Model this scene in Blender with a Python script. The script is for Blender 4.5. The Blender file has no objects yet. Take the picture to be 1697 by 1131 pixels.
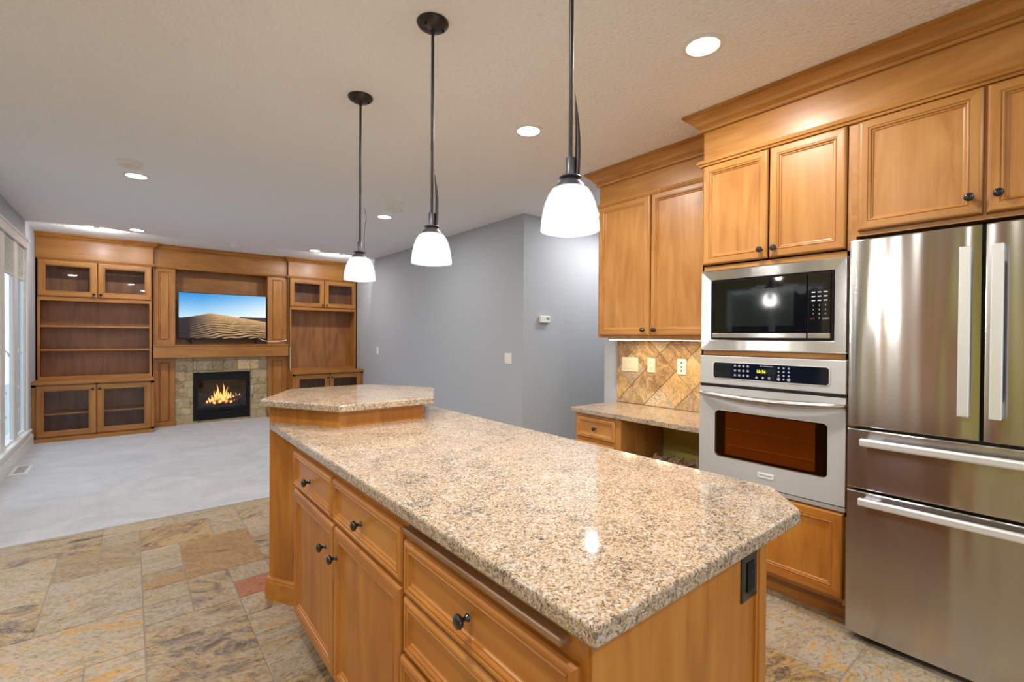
import bpy, bmesh, math, random
from mathutils import Vector
C = bpy.context.scene.collection
R = math.radians
random.seed(4)
# ------------------------------------------------------------------ camera
CZ = 1.36
def cam_basis(yaw, pit, rol):
    cy, sy, cp, sp = math.cos(yaw), math.sin(yaw), math.cos(pit), math.sin(pit)
    f = Vector((sy*cp, cy*cp, sp)); r = Vector((cy, -sy, 0)); u = r.cross(f)
    c, s = math.cos(rol), math.sin(rol)
    return c*r + s*u, -s*r + c*u, f
cd = bpy.data.cameras.new('camera'); cam = bpy.data.objects.new('camera', cd); C.objects.link(cam)
r_, u_, f_ = cam_basis(R(39.0), R(-.53), R(.4))
from mathutils import Matrix
cam.matrix_world = Matrix(((r_.x, u_.x, -f_.x, 0), (r_.y, u_.y, -f_.y, 0), (r_.z, u_.z, -f_.z, CZ), (0, 0, 0, 1)))
cd.sensor_width = 36; cd.lens = 781/1697*36; cd.clip_start = .02
bpy.context.scene.camera = cam
# ------------------------------------------------------------------ world and exposure
sc = bpy.context.scene
sc.view_settings.view_transform = 'Standard'; sc.view_settings.look = 'None'
sc.view_settings.gamma = 1; sc.view_settings.use_curve_mapping = False
sc.view_settings.exposure = 0.27
sc.cycles.use_denoising = True
sc.cycles.max_bounces = 8; sc.cycles.diffuse_bounces = 5; sc.cycles.glossy_bounces = 5
sc.cycles.transmission_bounces = 8; sc.cycles.transparent_max_bounces = 12
sc.cycles.sample_clamp_indirect = 6; sc.cycles.caustics_reflective = False; sc.cycles.caustics_refractive = False
W = bpy.data.worlds.new('world'); sc.world = W; W.use_nodes = True
bg = W.node_tree.nodes['Background']; bg.inputs[0].default_value = (.70, .80, .92, 1); bg.inputs[1].default_value = 2.3
CAN_W, PEND_W, SHADE_E = 45, 16, 1.12
ZC = 2.66
# ------------------------------------------------------------------ materials
def new_mat(name):
    m = bpy.data.materials.new(name); m.use_nodes = True
    nt = m.node_tree; b = nt.nodes['Principled BSDF']
    return m, nt, b
def N(nt, kind, **kw):
    n = nt.nodes.new(kind)
    for k, v in kw.items():
        if k.startswith('i_'): n.inputs[k[2:].replace('_', ' ')].default_value = v
        else: setattr(n, k, v)
    return n
def L(nt, a, ao, b, bi): nt.links.new(a.outputs[ao], b.inputs[bi])
def plain(name, col, rough=.5, metal=0, coat=0, spec=.5, emit=None, es=0):
    m, nt, b = new_mat(name)
    b.inputs['Base Color'].default_value = (*col, 1); b.inputs['Roughness'].default_value = rough
    b.inputs['Metallic'].default_value = metal; b.inputs['Coat Weight'].default_value = coat
    b.inputs['Specular IOR Level'].default_value = spec
    if emit: b.inputs['Emission Color'].default_value = (*emit, 1); b.inputs['Emission Strength'].default_value = es
    return m
def ramp(nt, stops):
    r = N(nt, 'ShaderNodeValToRGB'); e = r.color_ramp.elements
    while len(e) < len(stops): e.new(.5)
    for x, (p, c) in zip(e, stops): x.position = p; x.color = (*c, 1)
    return r
def objcoord(nt, scale, rnd=True):
    t = N(nt, 'ShaderNodeTexCoord'); mp = N(nt, 'ShaderNodeMapping'); mp.inputs['Scale'].default_value = scale
    if rnd:
        oi = N(nt, 'ShaderNodeObjectInfo'); mu = N(nt, 'ShaderNodeMath', operation='MULTIPLY'); mu.inputs[1].default_value = 37.0
        L(nt, oi, 'Random', mu, 0)
        ad = N(nt, 'ShaderNodeVectorMath', operation='ADD'); L(nt, t, 'Object', ad, 0); L(nt, mu, 0, ad, 1); L(nt, ad, 0, mp, 'Vector')
    else: L(nt, t, 'Object', mp, 'Vector')
    return mp
def wood(name, axis, lo, mid, hi, rough=.38, coat=.12):
    m, nt, b = new_mat(name)
    def sc_(al, ac): s = [ac]*3; s['xyz'.index(axis)] = al; return s
    m1 = objcoord(nt, sc_(.9, 6)); n1 = N(nt, 'ShaderNodeTexNoise', i_Scale=1.5, i_Detail=4.0, i_Roughness=.5, i_Distortion=1.6); L(nt, m1, 0, n1, 'Vector')
    m2 = objcoord(nt, sc_(3, 150)); n2 = N(nt, 'ShaderNodeTexNoise', i_Scale=1.0, i_Detail=2.0); L(nt, m2, 0, n2, 'Vector')
    m3 = objcoord(nt, (1, 1, 1)); n3 = N(nt, 'ShaderNodeTexNoise', i_Scale=2.2, i_Detail=2.0); L(nt, m3, 0, n3, 'Vector')
    a1 = N(nt, 'ShaderNodeMath', operation='MULTIPLY_ADD'); a1.inputs[1].default_value = .22; L(nt, n2, 0, a1, 0); L(nt, n1, 0, a1, 2)
    a2 = N(nt, 'ShaderNodeMath', operation='MULTIPLY_ADD'); a2.inputs[1].default_value = .6; L(nt, n3, 0, a2, 0); L(nt, a1, 0, a2, 2)
    a3 = N(nt, 'ShaderNodeMath', operation='DIVIDE'); a3.inputs[1].default_value = 1.82; L(nt, a2, 0, a3, 0)
    r = ramp(nt, [(.36, lo), (.5, mid), (.64, hi)]); L(nt, a3, 0, r, 0); L(nt, r, 0, b, 'Base Color')
    b.inputs['Roughness'].default_value = rough; b.inputs['Coat Weight'].default_value = coat; b.inputs['Coat Roughness'].default_value = .25
    bp = N(nt, 'ShaderNodeBump', i_Strength=.04, i_Distance=.002); L(nt, n2, 0, bp, 'Height'); L(nt, bp, 0, b, 'Normal')
    return m
MAPLE = ((.37, .148, .027), (.47, .208, .045), (.55, .27, .073))
CHERRY = ((.23, .088, .026), (.33, .138, .042), (.42, .19, .065))
ISL_SHADED = ((.34, .112, .012), (.45, .165, .020), (.53, .225, .036))  # island maple, its more orange tone in shadow put into the colour
i_z = wood('shaded_maple_upright', 'z', *ISL_SHADED); i_y = wood('shaded_maple_along', 'y', *ISL_SHADED); i_x = wood('shaded_maple_across', 'x', *ISL_SHADED)
w_z = wood('honey_maple_upright', 'z', *MAPLE); w_y = wood('honey_maple_along', 'y', *MAPLE); w_x = wood('honey_maple_across', 'x', *MAPLE)
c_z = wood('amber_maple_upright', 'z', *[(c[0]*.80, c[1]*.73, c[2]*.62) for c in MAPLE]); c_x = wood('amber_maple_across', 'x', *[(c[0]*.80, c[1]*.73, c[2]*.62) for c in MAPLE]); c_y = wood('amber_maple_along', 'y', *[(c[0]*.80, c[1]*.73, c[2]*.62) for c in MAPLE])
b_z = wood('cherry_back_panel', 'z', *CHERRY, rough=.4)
walnut = wood('walnut_moulding', 'y', (.18, .085, .035), (.26, .13, .055), (.33, .17, .08))
def bumpy(name, col, scale, strength, dist=.004, rough=.9, detail=2.0):
    m, nt, b = new_mat(name); b.inputs['Base Color'].default_value = (*col, 1); b.inputs['Roughness'].default_value = rough
    mp = objcoord(nt, (1, 1, 1), False); n = N(nt, 'ShaderNodeTexNoise', i_Scale=scale, i_Detail=detail, i_Roughness=.5); L(nt, mp, 0, n, 'Vector')
    bp = N(nt, 'ShaderNodeBump', i_Strength=strength, i_Distance=dist); L(nt, n, 0, bp, 'Height'); L(nt, bp, 0, b, 'Normal')
    return m
m_ceil = bumpy('textured_ceiling_paint', (.89, .90, .915), 55, 1.0, .012)
m_wall = bumpy('blue_grey_wall_paint', (.435, .46, .50), 90, .12, .003, .75)
m_green = bumpy('olive_green_wall_paint', (.56, .53, .12), 90, .12, .003, .75)
m_white = plain('white_trim_paint', (.72, .72, .70), .35)
m_plate = plain('white_plastic', (.82, .81, .77), .3)
m_ivory = plain('ivory_plastic', (.80, .74, .58), .3)
m_black = plain('black_enamel', (.008, .008, .009), .18, coat=.6)
m_mblack = plain('matte_black_metal', (.008, .008, .010), .5, spec=.2)
m_bronze = plain('dark_bronze_metal', (.045, .038, .036), .35, metal=.6)
m_nickel = plain('grey_metal', (.13, .13, .15), .42, metal=.7)
m_alu = plain('satin_aluminium', (.80, .81, .82), .38, metal=.55)
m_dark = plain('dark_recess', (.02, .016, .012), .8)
def granite():
    m, nt, b = new_mat('speckled_granite')
    mp = objcoord(nt, (1, 1, 1), False)
    w = N(nt, 'ShaderNodeTexNoise', i_Scale=28.0, i_Detail=3.0); L(nt, mp, 0, w, 'Vector')
    av = N(nt, 'ShaderNodeVectorMath', operation='MULTIPLY_ADD'); av.inputs[1].default_value = (.018,)*3; L(nt, w, 'Color', av, 0); L(nt, mp, 0, av, 2)
    v1 = N(nt, 'ShaderNodeTexVoronoi', i_Scale=260.0); L(nt, av, 0, v1, 'Vector')
    g1 = N(nt, 'ShaderNodeSeparateColor'); L(nt, v1, 'Color', g1, 0)
    base = ramp(nt, [(0, (.15, .09, .05)), (.16, (.32, .22, .13)), (.45, (.43, .315, .20)), (.75, (.50, .395, .285)), (.97, (.55, .49, .42))]); L(nt, g1, 0, base, 0)
    big = N(nt, 'ShaderNodeTexNoise', i_Scale=9.0, i_Detail=4.0, i_Roughness=.6); L(nt, mp, 0, big, 'Vector')
    n2 = N(nt, 'ShaderNodeTexNoise', i_Scale=100.0, i_Detail=4.0, i_Roughness=.72, i_Distortion=1.2); L(nt, mp, 0, n2, 'Vector')
    s = N(nt, 'ShaderNodeMath', operation='MULTIPLY_ADD'); s.inputs[1].default_value = .36; L(nt, big, 0, s, 0); L(nt, n2, 0, s, 2)
    dk = ramp(nt, [(.59, (.95, .95, .95)), (.635, (0, 0, 0))]); L(nt, s, 0, dk, 0)
    n3 = N(nt, 'ShaderNodeTexNoise', i_Scale=170.0, i_Detail=2.0); L(nt, mp, 0, n3, 'Vector')
    c3 = ramp(nt, [(.35, (.03, .03, .032)), (.5, (.12, .11, .10)), (.68, (.28, .20, .13))]); L(nt, n3, 0, c3, 0)
    mx = N(nt, 'ShaderNodeMix', data_type='RGBA'); L(nt, dk, 0, mx, 0); L(nt, base, 0, mx, 6); L(nt, c3, 0, mx, 7)
    w2 = N(nt, 'ShaderNodeTexNoise', i_Scale=42.0, i_Detail=2.0, i_Distortion=1.0); L(nt, mp, 0, w2, 'Vector')
    wr = ramp(nt, [(.58, (0, 0, 0)), (.68, (.55, .55, .55))]); L(nt, w2, 0, wr, 0)
    mx2 = N(nt, 'ShaderNodeMix', data_type='RGBA'); L(nt, wr, 0, mx2, 0); L(nt, mx, 2, mx2, 6); mx2.inputs[7].default_value = (.54, .49, .43, 1)
    L(nt, mx2, 2, b, 'Base Color'); b.inputs['Roughness'].default_value = .085
    return m
m_gran = granite()
def stone(name, stops, sx, rough=.45, veins=(.5, .47, .45), bump=.25, aniso=3.0, per=.34):
    """travertine: colour noise shifted per tile by the colour attribute 'tile'"""
    m, nt, b = new_mat(name)
    t = N(nt, 'ShaderNodeTexCoord'); at = N(nt, 'ShaderNodeAttribute', attribute_name='tile')
    sh = N(nt, 'ShaderNodeVectorMath', operation='MULTIPLY_ADD'); sh.inputs[1].default_value = (23, 17, 31); L(nt, at, 'Color', sh, 0); L(nt, t, 'Object', sh, 2)
    mp = N(nt, 'ShaderNodeMapping'); mp.inputs['Scale'].default_value = (sx, sx*aniso, sx*aniso); mp.inputs['Rotation'].default_value = (0, 0, .25)
    s0 = N(nt, 'ShaderNodeSeparateColor'); L(nt, at, 'Color', s0, 0); an = N(nt, 'ShaderNodeMath', operation='MULTIPLY_ADD'); an.inputs[1].default_value = 1.5; an.inputs[2].default_value = -.75; L(nt, s0, 1, an, 0)
    vr0 = N(nt, 'ShaderNodeVectorRotate', rotation_type='Z_AXIS'); L(nt, sh, 0, vr0, 'Vector'); L(nt, an, 0, vr0, 'Angle'); L(nt, vr0, 0, mp, 'Vector')
    n1 = N(nt, 'ShaderNodeTexNoise', i_Scale=1.5, i_Detail=10.0, i_Roughness=.70, i_Distortion=2.6); L(nt, mp, 0, n1, 'Vector')
    sp = N(nt, 'ShaderNodeSeparateColor'); L(nt, at, 'Color', sp, 0)
    o = N(nt, 'ShaderNodeMath', operation='MULTIPLY_ADD'); o.inputs[1].default_value = per; L(nt, sp, 0, o, 0); L(nt, n1, 0, o, 2)
    o2 = N(nt, 'ShaderNodeMath', operation='SUBTRACT'); o2.inputs[1].default_value = per/2; L(nt, o, 0, o2, 0)
    r = ramp(nt, stops); L(nt, o2, 0, r, 0)
    n2 = N(nt, 'ShaderNodeTexNoise', i_Scale=5.0, i_Detail=8.0, i_Roughness=.7, i_Distortion=1.5); L(nt, mp, 0, n2, 'Vector')
    vr = ramp(nt, [(.47, (0, 0, 0)), (.53, (.55, .55, .55)), (.59, (.0, .0, .0))]); L(nt, n2, 0, vr, 0)
    mx = N(nt, 'ShaderNodeMix', data_type='RGBA'); L(nt, vr, 0, mx, 0); L(nt, r, 0, mx, 6); mx.inputs[7].default_value = (*veins, 1)
    n3 = N(nt, 'ShaderNodeTexNoise', i_Scale=26.0, i_Detail=5.0, i_Roughness=.75); L(nt, mp, 0, n3, 'Vector')
    pr = ramp(nt, [(.34, (.42, .38, .36)), (.47, (.95, .95, .95)), (.7, (1.15, 1.12, 1.08))]); L(nt, n3, 0, pr, 0)
    mu = N(nt, 'ShaderNodeMix', data_type='RGBA', blend_type='MULTIPLY'); mu.inputs[0].default_value = 1; L(nt, mx, 2, mu, 6); L(nt, pr, 0, mu, 7)
    tint = N(nt, 'ShaderNodeAttribute', attribute_name='tint')
    mt = N(nt, 'ShaderNodeMix', data_type='RGBA', blend_type='MULTIPLY'); mt.inputs[0].default_value = 1; L(nt, mu, 2, mt, 6); L(nt, tint, 'Color', mt, 7)
    L(nt, mt, 2, b, 'Base Color'); b.inputs['Roughness'].default_value = rough
    bp = N(nt, 'ShaderNodeBump', i_Strength=bump, i_Distance=.004); L(nt, n3, 0, bp, 'Height'); L(nt, bp, 0, b, 'Normal')
    return m
m_floor = stone('travertine_floor_tile', [(.32, (.11, .08, .06)), (.39, (.28, .19, .10)), (.435, (.44, .29, .11)), (.475, (.45, .36, .22)), (.515, (.30, .23, .16)), (.55, (.49, .38, .20)), (.60, (.42, .38, .32)), (.66, (.54, .31, .08))], 1.7, .4, (.42, .36, .31), .4, 1.9, .22)
m_splash = stone('gold_travertine_tile', [(.32, (.34, .20, .09)), (.42, (.58, .40, .18)), (.50, (.66, .53, .32)), (.58, (.42, .32, .21)), (.68, (.72, .62, .45)), (.76, (.60, .34, .10))], 2.6, .4, (.50, .38, .26), .35, 1.3, .36)
m_hearth = stone('brown_green_stone_tile', [(.30, (.14, .10, .05)), (.41, (.36, .26, .12)), (.48, (.52, .42, .24)), (.55, (.36, .29, .16)), (.63, (.60, .48, .27)), (.72, (.66, .60, .48))], 3.6, .4, (.50, .43, .30), .3, 1.4, .18)
m_grout = plain('sand_grout', (.34, .29, .23), .9)
m_hgrout = plain('brown_grout', (.24, .20, .14), .9)
def carpet():
    m, nt, b = new_mat('pale_grey_carpet'); mp = objcoord(nt, (1, 1, 1), False)
    n = N(nt, 'ShaderNodeTexNoise', i_Scale=2.2, i_Detail=5.0, i_Roughness=.6, i_Distortion=1.5); L(nt, mp, 0, n, 'Vector')
    r = ramp(nt, [(.35, (.47, .475, .50)), (.65, (.57, .575, .60))]); L(nt, n, 0, r, 0)
    n2 = N(nt, 'ShaderNodeTexNoise', i_Scale=260.0, i_Detail=2.0); L(nt, mp, 0, n2, 'Vector')
    r2 = ramp(nt, [(.3, (.8, .8, .8)), (.7, (1.1, 1.1, 1.1))]); L(nt, n2, 0, r2, 0)
    mu = N(nt, 'ShaderNodeMix', data_type='RGBA', blend_type='MULTIPLY'); mu.inputs[0].default_value = 1; L(nt, r, 0, mu, 6); L(nt, r2, 0, mu, 7)
    L(nt, mu, 2, b, 'Base Color'); b.inputs['Roughness'].default_value = 1; b.inputs['Sheen Weight'].default_value = .2
    bp = N(nt, 'ShaderNodeBump', i_Strength=.6, i_Distance=.006); L(nt, n2, 0, bp, 'Height'); L(nt, bp, 0, b, 'Normal')
    return m
m_carpet = carpet()
def steel(name, col, rough, wave=.0, axis='z', an=.85):
    m, nt, b = new_mat(name); b.inputs['Anisotropic'].default_value = an
    tg = N(nt, 'ShaderNodeCombineXYZ'); tg.inputs[2].default_value = 1; L(nt, tg, 0, b, 'Tangent'); b.inputs['Metallic'].default_value = 1; b.inputs['Base Color'].default_value = (*col, 1)
    b.inputs['Roughness'].default_value = rough
    s = [220, 220, 220]; s['xyz'.index(axis)] = 1.5
    mp = objcoord(nt, s, False); n = N(nt, 'ShaderNodeTexNoise', i_Scale=1.0, i_Detail=2.0); L(nt, mp, 0, n, 'Vector')
    b1 = N(nt, 'ShaderNodeBump', i_Strength=.035, i_Distance=.001); L(nt, n, 0, b1, 'Height')
    if wave:
        mq = objcoord(nt, (.01, 9, .9), False); q = N(nt, 'ShaderNodeTexNoise', i_Scale=1.0, i_Detail=1.0); L(nt, mq, 0, q, 'Vector')
        b2 = N(nt, 'ShaderNodeBump', i_Strength=wave, i_Distance=.02); L(nt, q, 0, b2, 'Height'); L(nt, b1, 0, b2, 'Normal'); L(nt, b2, 0, b, 'Normal')
    else: L(nt, b1, 0, b, 'Normal')
    return m
m_fridge = steel('brushed_fridge_steel', (.52, .50, .49), .19, .22, 'y', .9)
m_steel = steel('brushed_oven_steel', (.54, .54, .53), .45, 0, 'y'); m_steel.node_tree.nodes['Principled BSDF'].inputs['Metallic'].default_value = .6
m_trimsteel = steel('brushed_trim_steel', (.70, .69, .68), .22, .06, 'y')
def glass(name, tint=(1, 1, 1), gloss=.05, refl=.08):
    m = bpy.data.materials.new(name); m.use_nodes = True; nt = m.node_tree; nt.nodes.clear()
    o = N(nt, 'ShaderNodeOutputMaterial'); mx = N(nt, 'ShaderNodeMixShader'); t = N(nt, 'ShaderNodeBsdfTransparent'); g = N(nt, 'ShaderNodeBsdfGlossy')
    t.inputs[0].default_value = (*tint, 1); g.inputs['Roughness'].default_value = gloss
    f = N(nt, 'ShaderNodeFresnel', i_IOR=1.5); a = N(nt, 'ShaderNodeMath', operation='ADD'); a.inputs[1].default_value = refl; a.use_clamp = True
    L(nt, f, 0, a, 0)
    ge = N(nt, 'ShaderNodeNewGeometry'); iv = N(nt, 'ShaderNodeMath', operation='SUBTRACT'); iv.inputs[0].default_value = 1; L(nt, ge, 'Backfacing', iv, 1)
    mm = N(nt, 'ShaderNodeMath', operation='MULTIPLY'); L(nt, a, 0, mm, 0); L(nt, iv, 0, mm, 1); L(nt, mm, 0, mx, 0); L(nt, t, 0, mx, 1); L(nt, g, 0, mx, 2); L(nt, mx, 0, o, 0)
    return m
m_pane = glass('cabinet_glass', (.90, .90, .92), .02, .0)
m_wglass = glass('window_glass', (.97, .99, 1), .01, 0)
for _n in m_wglass.node_tree.nodes:
    if _n.type == 'FRESNEL': _n.inputs[0].default_value = 1.06
m_fglass = glass('firebox_glass', (.8, .8, .8), .02, .03)
m_oglass = glass('oven_glass', (.80, .66, .45), .04, .02)
def shade_mat(name, e, lo):
    m = bpy.data.materials.new(name); m.use_nodes = True; nt = m.node_tree; nt.nodes.clear()
    o = N(nt, 'ShaderNodeOutputMaterial'); em = N(nt, 'ShaderNodeEmission'); tr = N(nt, 'ShaderNodeBsdfTranslucent'); tp = N(nt, 'ShaderNodeBsdfTransparent'); gl = N(nt, 'ShaderNodeBsdfGlossy', i_Roughness=.15)
    mp = objcoord(nt, (1, 1, 1)); n = N(nt, 'ShaderNodeTexNoise', i_Scale=22.0, i_Detail=4.0, i_Distortion=1.2); L(nt, mp, 0, n, 'Vector')
    r = ramp(nt, [(.35, (lo, lo, lo*1.01)), (.65, (1, 1, 1))]); L(nt, n, 0, r, 0); L(nt, r, 0, em, 0); em.inputs[1].default_value = e
    a1 = N(nt, 'ShaderNodeMixShader', i_Fac=.42); L(nt, em, 0, a1, 1); L(nt, tp, 0, a1, 2)
    a2 = N(nt, 'ShaderNodeMixShader', i_Fac=.06); L(nt, a1, 0, a2, 1); L(nt, gl, 0, a2, 2); L(nt, a2, 0, o, 0)
    return m
m_shade = shade_mat('lit_alabaster_glass', SHADE_E, .78)
m_bulb = plain('lit_bulb', (1, 1, 1), .5, emit=(1, .96, .9), es=7)
m_lens = plain('lit_ceiling_lens', (1, 1, 1), .5, emit=(1, .97, .93), es=7)
# ------------------------------------------------------------------ mesh helpers
class MB:
    def __init__(s): s.v = []; s.f = []; s.m = []; s.sf = []; s.sm = 50
    def add(s, vs, fs, mi=0, sf=False):
        o = len(s.v); s.v += [tuple(p) for p in vs]
        for f in fs: s.f.append([i+o for i in f]); s.m.append(mi); s.sf.append(sf)
        return s
    def box(s, x0, x1, y0, y1, z0, z1, bev=0, mi=0, seg=2):
        x0, x1 = sorted((x0, x1)); y0, y1 = sorted((y0, y1)); z0, z1 = sorted((z0, z1))
        vs = [(x, y, z) for x in (x0, x1) for y in (y0, y1) for z in (z0, z1)]
        fs = [(0, 1, 3, 2), (4, 6, 7, 5), (0, 4, 5, 1), (2, 3, 7, 6), (0, 2, 6, 4), (1, 5, 7, 3)]
        if not bev: return s.add(vs, fs, mi)
        bm = bmesh.new(); bv = [bm.verts.new(p) for p in vs]
        for f in fs: bm.faces.new([bv[i] for i in f])
        bmesh.ops.bevel(bm, geom=bm.edges[:], offset=bev, segments=seg, affect='EDGES', profile=.5)
        bm.verts.index_update(); r = s.add([v.co[:] for v in bm.verts], [[v.index for v in f.verts] for f in bm.faces], mi); bm.free(); return r
    def prism(s, poly, z0, z1, bev=0, mi=0):
        n = len(poly); vs = [(x, y, z0) for x, y in poly]+[(x, y, z1) for x, y in poly]
        fs = [tuple(range(n))[::-1], tuple(range(n, 2*n))]+[(i, (i+1) % n, n+(i+1) % n, n+i) for i in range(n)]
        if not bev: return s.add(vs, fs, mi)
        bm = bmesh.new(); bv = [bm.verts.new(p) for p in vs]
        for f in fs: bm.faces.new([bv[i] for i in f])
        bmesh.ops.bevel(bm, geom=bm.edges[:], offset=bev, segments=3, affect='EDGES', profile=.5)
        bm.verts.index_update(); r = s.add([v.co[:] for v in bm.verts], [[v.index for v in f.verts] for f in bm.faces], mi); bm.free(); return r
    def lathe(s, prof, c, ax=(0, 0, 1), seg=24, mi=0):
        ax = Vector(ax).normalized(); t = Vector((1, 0, 0)) if abs(ax.x) < .9 else Vector((0, 1, 0)); a = ax.cross(t).normalized(); b = ax.cross(a); c = Vector(c)
        vs = []; fs = []
        for r, d in prof:
            for k in range(seg):
                th = 2*math.pi*k/seg; vs.append(c+ax*d+(a*math.cos(th)+b*math.sin(th))*max(r, 1e-5))
        for i in range(len(prof)-1):
            for k in range(seg): fs.append((i*seg+k, i*seg+(k+1) % seg, (i+1)*seg+(k+1) % seg, (i+1)*seg+k))
        return s.add(vs, fs, mi, True)
    def tube(s, pts, rad, seg=10, mi=0, flat=1.0):
        pts = [Vector(p) for p in pts]; n = len(pts); rad = rad if isinstance(rad, (list, tuple)) else [rad]*n
        vs = []; fs = []; up = Vector((0, 0, 1))
        for i, p in enumerate(pts):
            d = (pts[min(i+1, n-1)]-pts[max(i-1, 0)]).normalized()
            if abs(d.dot(up)) > .95: up2 = Vector((0, 1, 0))
            else: up2 = up
            a = d.cross(up2).normalized(); b = a.cross(d)
            for k in range(seg): th = 2*math.pi*k/seg; vs.append(p+(a*math.cos(th)*flat+b*math.sin(th))*rad[i])
        for i in range(n-1):
            for k in range(seg): fs.append((i*seg+k, i*seg+(k+1) % seg, (i+1)*seg+(k+1) % seg, (i+1)*seg+k))
        fs += [tuple(range(seg))[::-1], tuple(range((n-1)*seg, n*seg))]
        return s.add(vs, fs, mi, True)
    def sweep(s, path, prof, side=1, mi=0):
        """moulding: prof = (out, z) closed loop, path = xy points, out to the left (side=1) or right (-1)"""
        P = [Vector((*p, 0)) for p in path]; n = len(P); k = len(prof); vs = []; fs = []
        nr = []
        for i in range(n-1): d = (P[i+1]-P[i]).normalized(); nr.append(Vector((-d.y, d.x, 0))*side)
        for i, p in enumerate(P):
            if i == 0: m = nr[0]
            elif i == n-1: m = nr[-1]
            else: m = (nr[i-1]+nr[i])/(1+nr[i-1].dot(nr[i]))
            for o, z in prof: q = p+m*o; vs.append((q.x, q.y, z))
        for i in range(n-1):
            for j in range(k): fs.append((i*k+j, i*k+(j+1) % k, (i+1)*k+(j+1) % k, (i+1)*k+j))
        fs += [tuple(range(k)), tuple(range((n-1)*k, n*k))[::-1]]
        return s.add(vs, fs, mi)
    def panel(s, F, u0, u1, v0, v1, rings, hole=False, mi=(0, 1)):
        vs = []; fs = []; ms = []
        for ins, n in rings:
            for u, v in ((u0+ins, v0+ins), (u1-ins, v0+ins), (u1-ins, v1-ins), (u0+ins, v1-ins)): vs.append(F(u, v, n))
        for i in range(len(rings)-1):
            for k in range(4):
                fs.append((i*4+k, i*4+(k+1) % 4, i*4+4+(k+1) % 4, i*4+4+k)); ms.append(mi[1] if k in (0, 2) else mi[0])
        e = (len(rings)-1)*4
        if hole:
            for k in range(4): fs.append((e+k, e+(k+1) % 4, (k+1) % 4, k)); ms.append(mi[0])
        else:
            fs.append((0, 3, 2, 1)); ms.append(mi[0]); fs.append((e, e+1, e+2, e+3)); ms.append(mi[0])
        o = len(s.v); s.v += vs
        for f, m in zip(fs, ms): s.f.append([i+o for i in f]); s.m.append(m); s.sf.append(False)
        return s
OFF = {}
def mesh_of(m, off, name, mats, smooth=True):
    me = bpy.data.meshes.new(name); me.from_pydata([(x-off[0], y-off[1], z-off[2]) for x, y, z in m.v], [], m.f)
    for mt in (mats if isinstance(mats, (list, tuple)) else [mats]): me.materials.append(mt)
    for p, i in zip(me.polygons, m.m): p.material_index = min(i, len(me.materials)-1)
    bm = bmesh.new(); bm.from_mesh(me); bmesh.ops.recalc_face_normals(bm, faces=bm.faces); bm.to_mesh(me); bm.free()
    if smooth and any(m.sf):
        me.set_sharp_from_angle(angle=R(m.sm)); me.polygons.foreach_set('use_smooth', m.sf)
    return me
def thing(name, label, cat, loc, group=None):
    o = bpy.data.objects.new(name, None); C.objects.link(o); o.location = loc; o.empty_display_size = .1
    o['label'] = label; o['category'] = cat
    if group: o['group'] = group
    OFF[o.name] = Vector(loc); return o
def part(name, m, mats, parent, label=None, kind=None, smooth=True):
    off = OFF[parent.name]; o = bpy.data.objects.new(name, mesh_of(m, off, name, mats, smooth)); C.objects.link(o); o.parent = parent
    if label: o['label'] = label
    if kind: o['kind'] = kind
    OFF[o.name] = off; return o
def single(name, m, mats, label, cat, loc, group=None, kind=None, smooth=True):
    o = bpy.data.objects.new(name, mesh_of(m, loc, name, mats, smooth)); C.objects.link(o); o.location = loc
    o['label'] = label; o['category'] = cat
    if group: o['group'] = group
    if kind: o['kind'] = kind
    OFF[o.name] = Vector(loc); return o
def struct(name, m, mats, smooth=False, label=None):
    o = bpy.data.objects.new(name, mesh_of(m, (0, 0, 0), name, mats, smooth)); C.objects.link(o); o['kind'] = 'structure'
    if label: o['label'] = label
    OFF[o.name] = Vector((0, 0, 0)); return o
def lamp(kind, loc, power, parent, col=(1, .93, .84), size=.05, spot=None, shape=None):
    l = bpy.data.lights.new('lamp_light', kind); l.energy = power; l.color = col
    if kind == 'AREA': l.shape = 'DISK'; l.size = size
    else: l.shadow_soft_size = size
    if spot: l.spot_size = R(spot); l.spot_blend = .9
    o = bpy.data.objects.new('lamp_light', l); C.objects.link(o); o.parent = parent; o.location = Vector(loc)-OFF[parent.name]; return o
def text(s, size, F, u, v, n, mat, name, parent, align='CENTER'):
    cu = bpy.data.curves.new('t', 'FONT'); cu.body = s; cu.size = size; cu.align_x = align; cu.extrude = .0003; cu.resolution_u = 2
    o = bpy.data.objects.new('t', cu); C.objects.link(o)
    me0 = o.to_mesh(); m = MB()
    flip = F((0), 0, 0)[0] != F(1, 0, 0)[0]      # facing -y keeps u; facing -x mirrors u (u = world y grows to the left)
    for p in me0.polygons: pass
    m.add([F(u+(q.co.x if flip else -q.co.x), v+q.co.y, n+q.co.z) for q in me0.vertices], [list(p.vertices) for p in me0.polygons])
    o.to_mesh_clear(); bpy.data.objects.remove(o); bpy.data.curves.remove(cu)
    return part(name, m, mat, parent, smooth=False)
FX = lambda x: (lambda u, v, n: (x-n, u, v))
FY = lambda y: (lambda u, v, n: (u, y-n, v))
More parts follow.
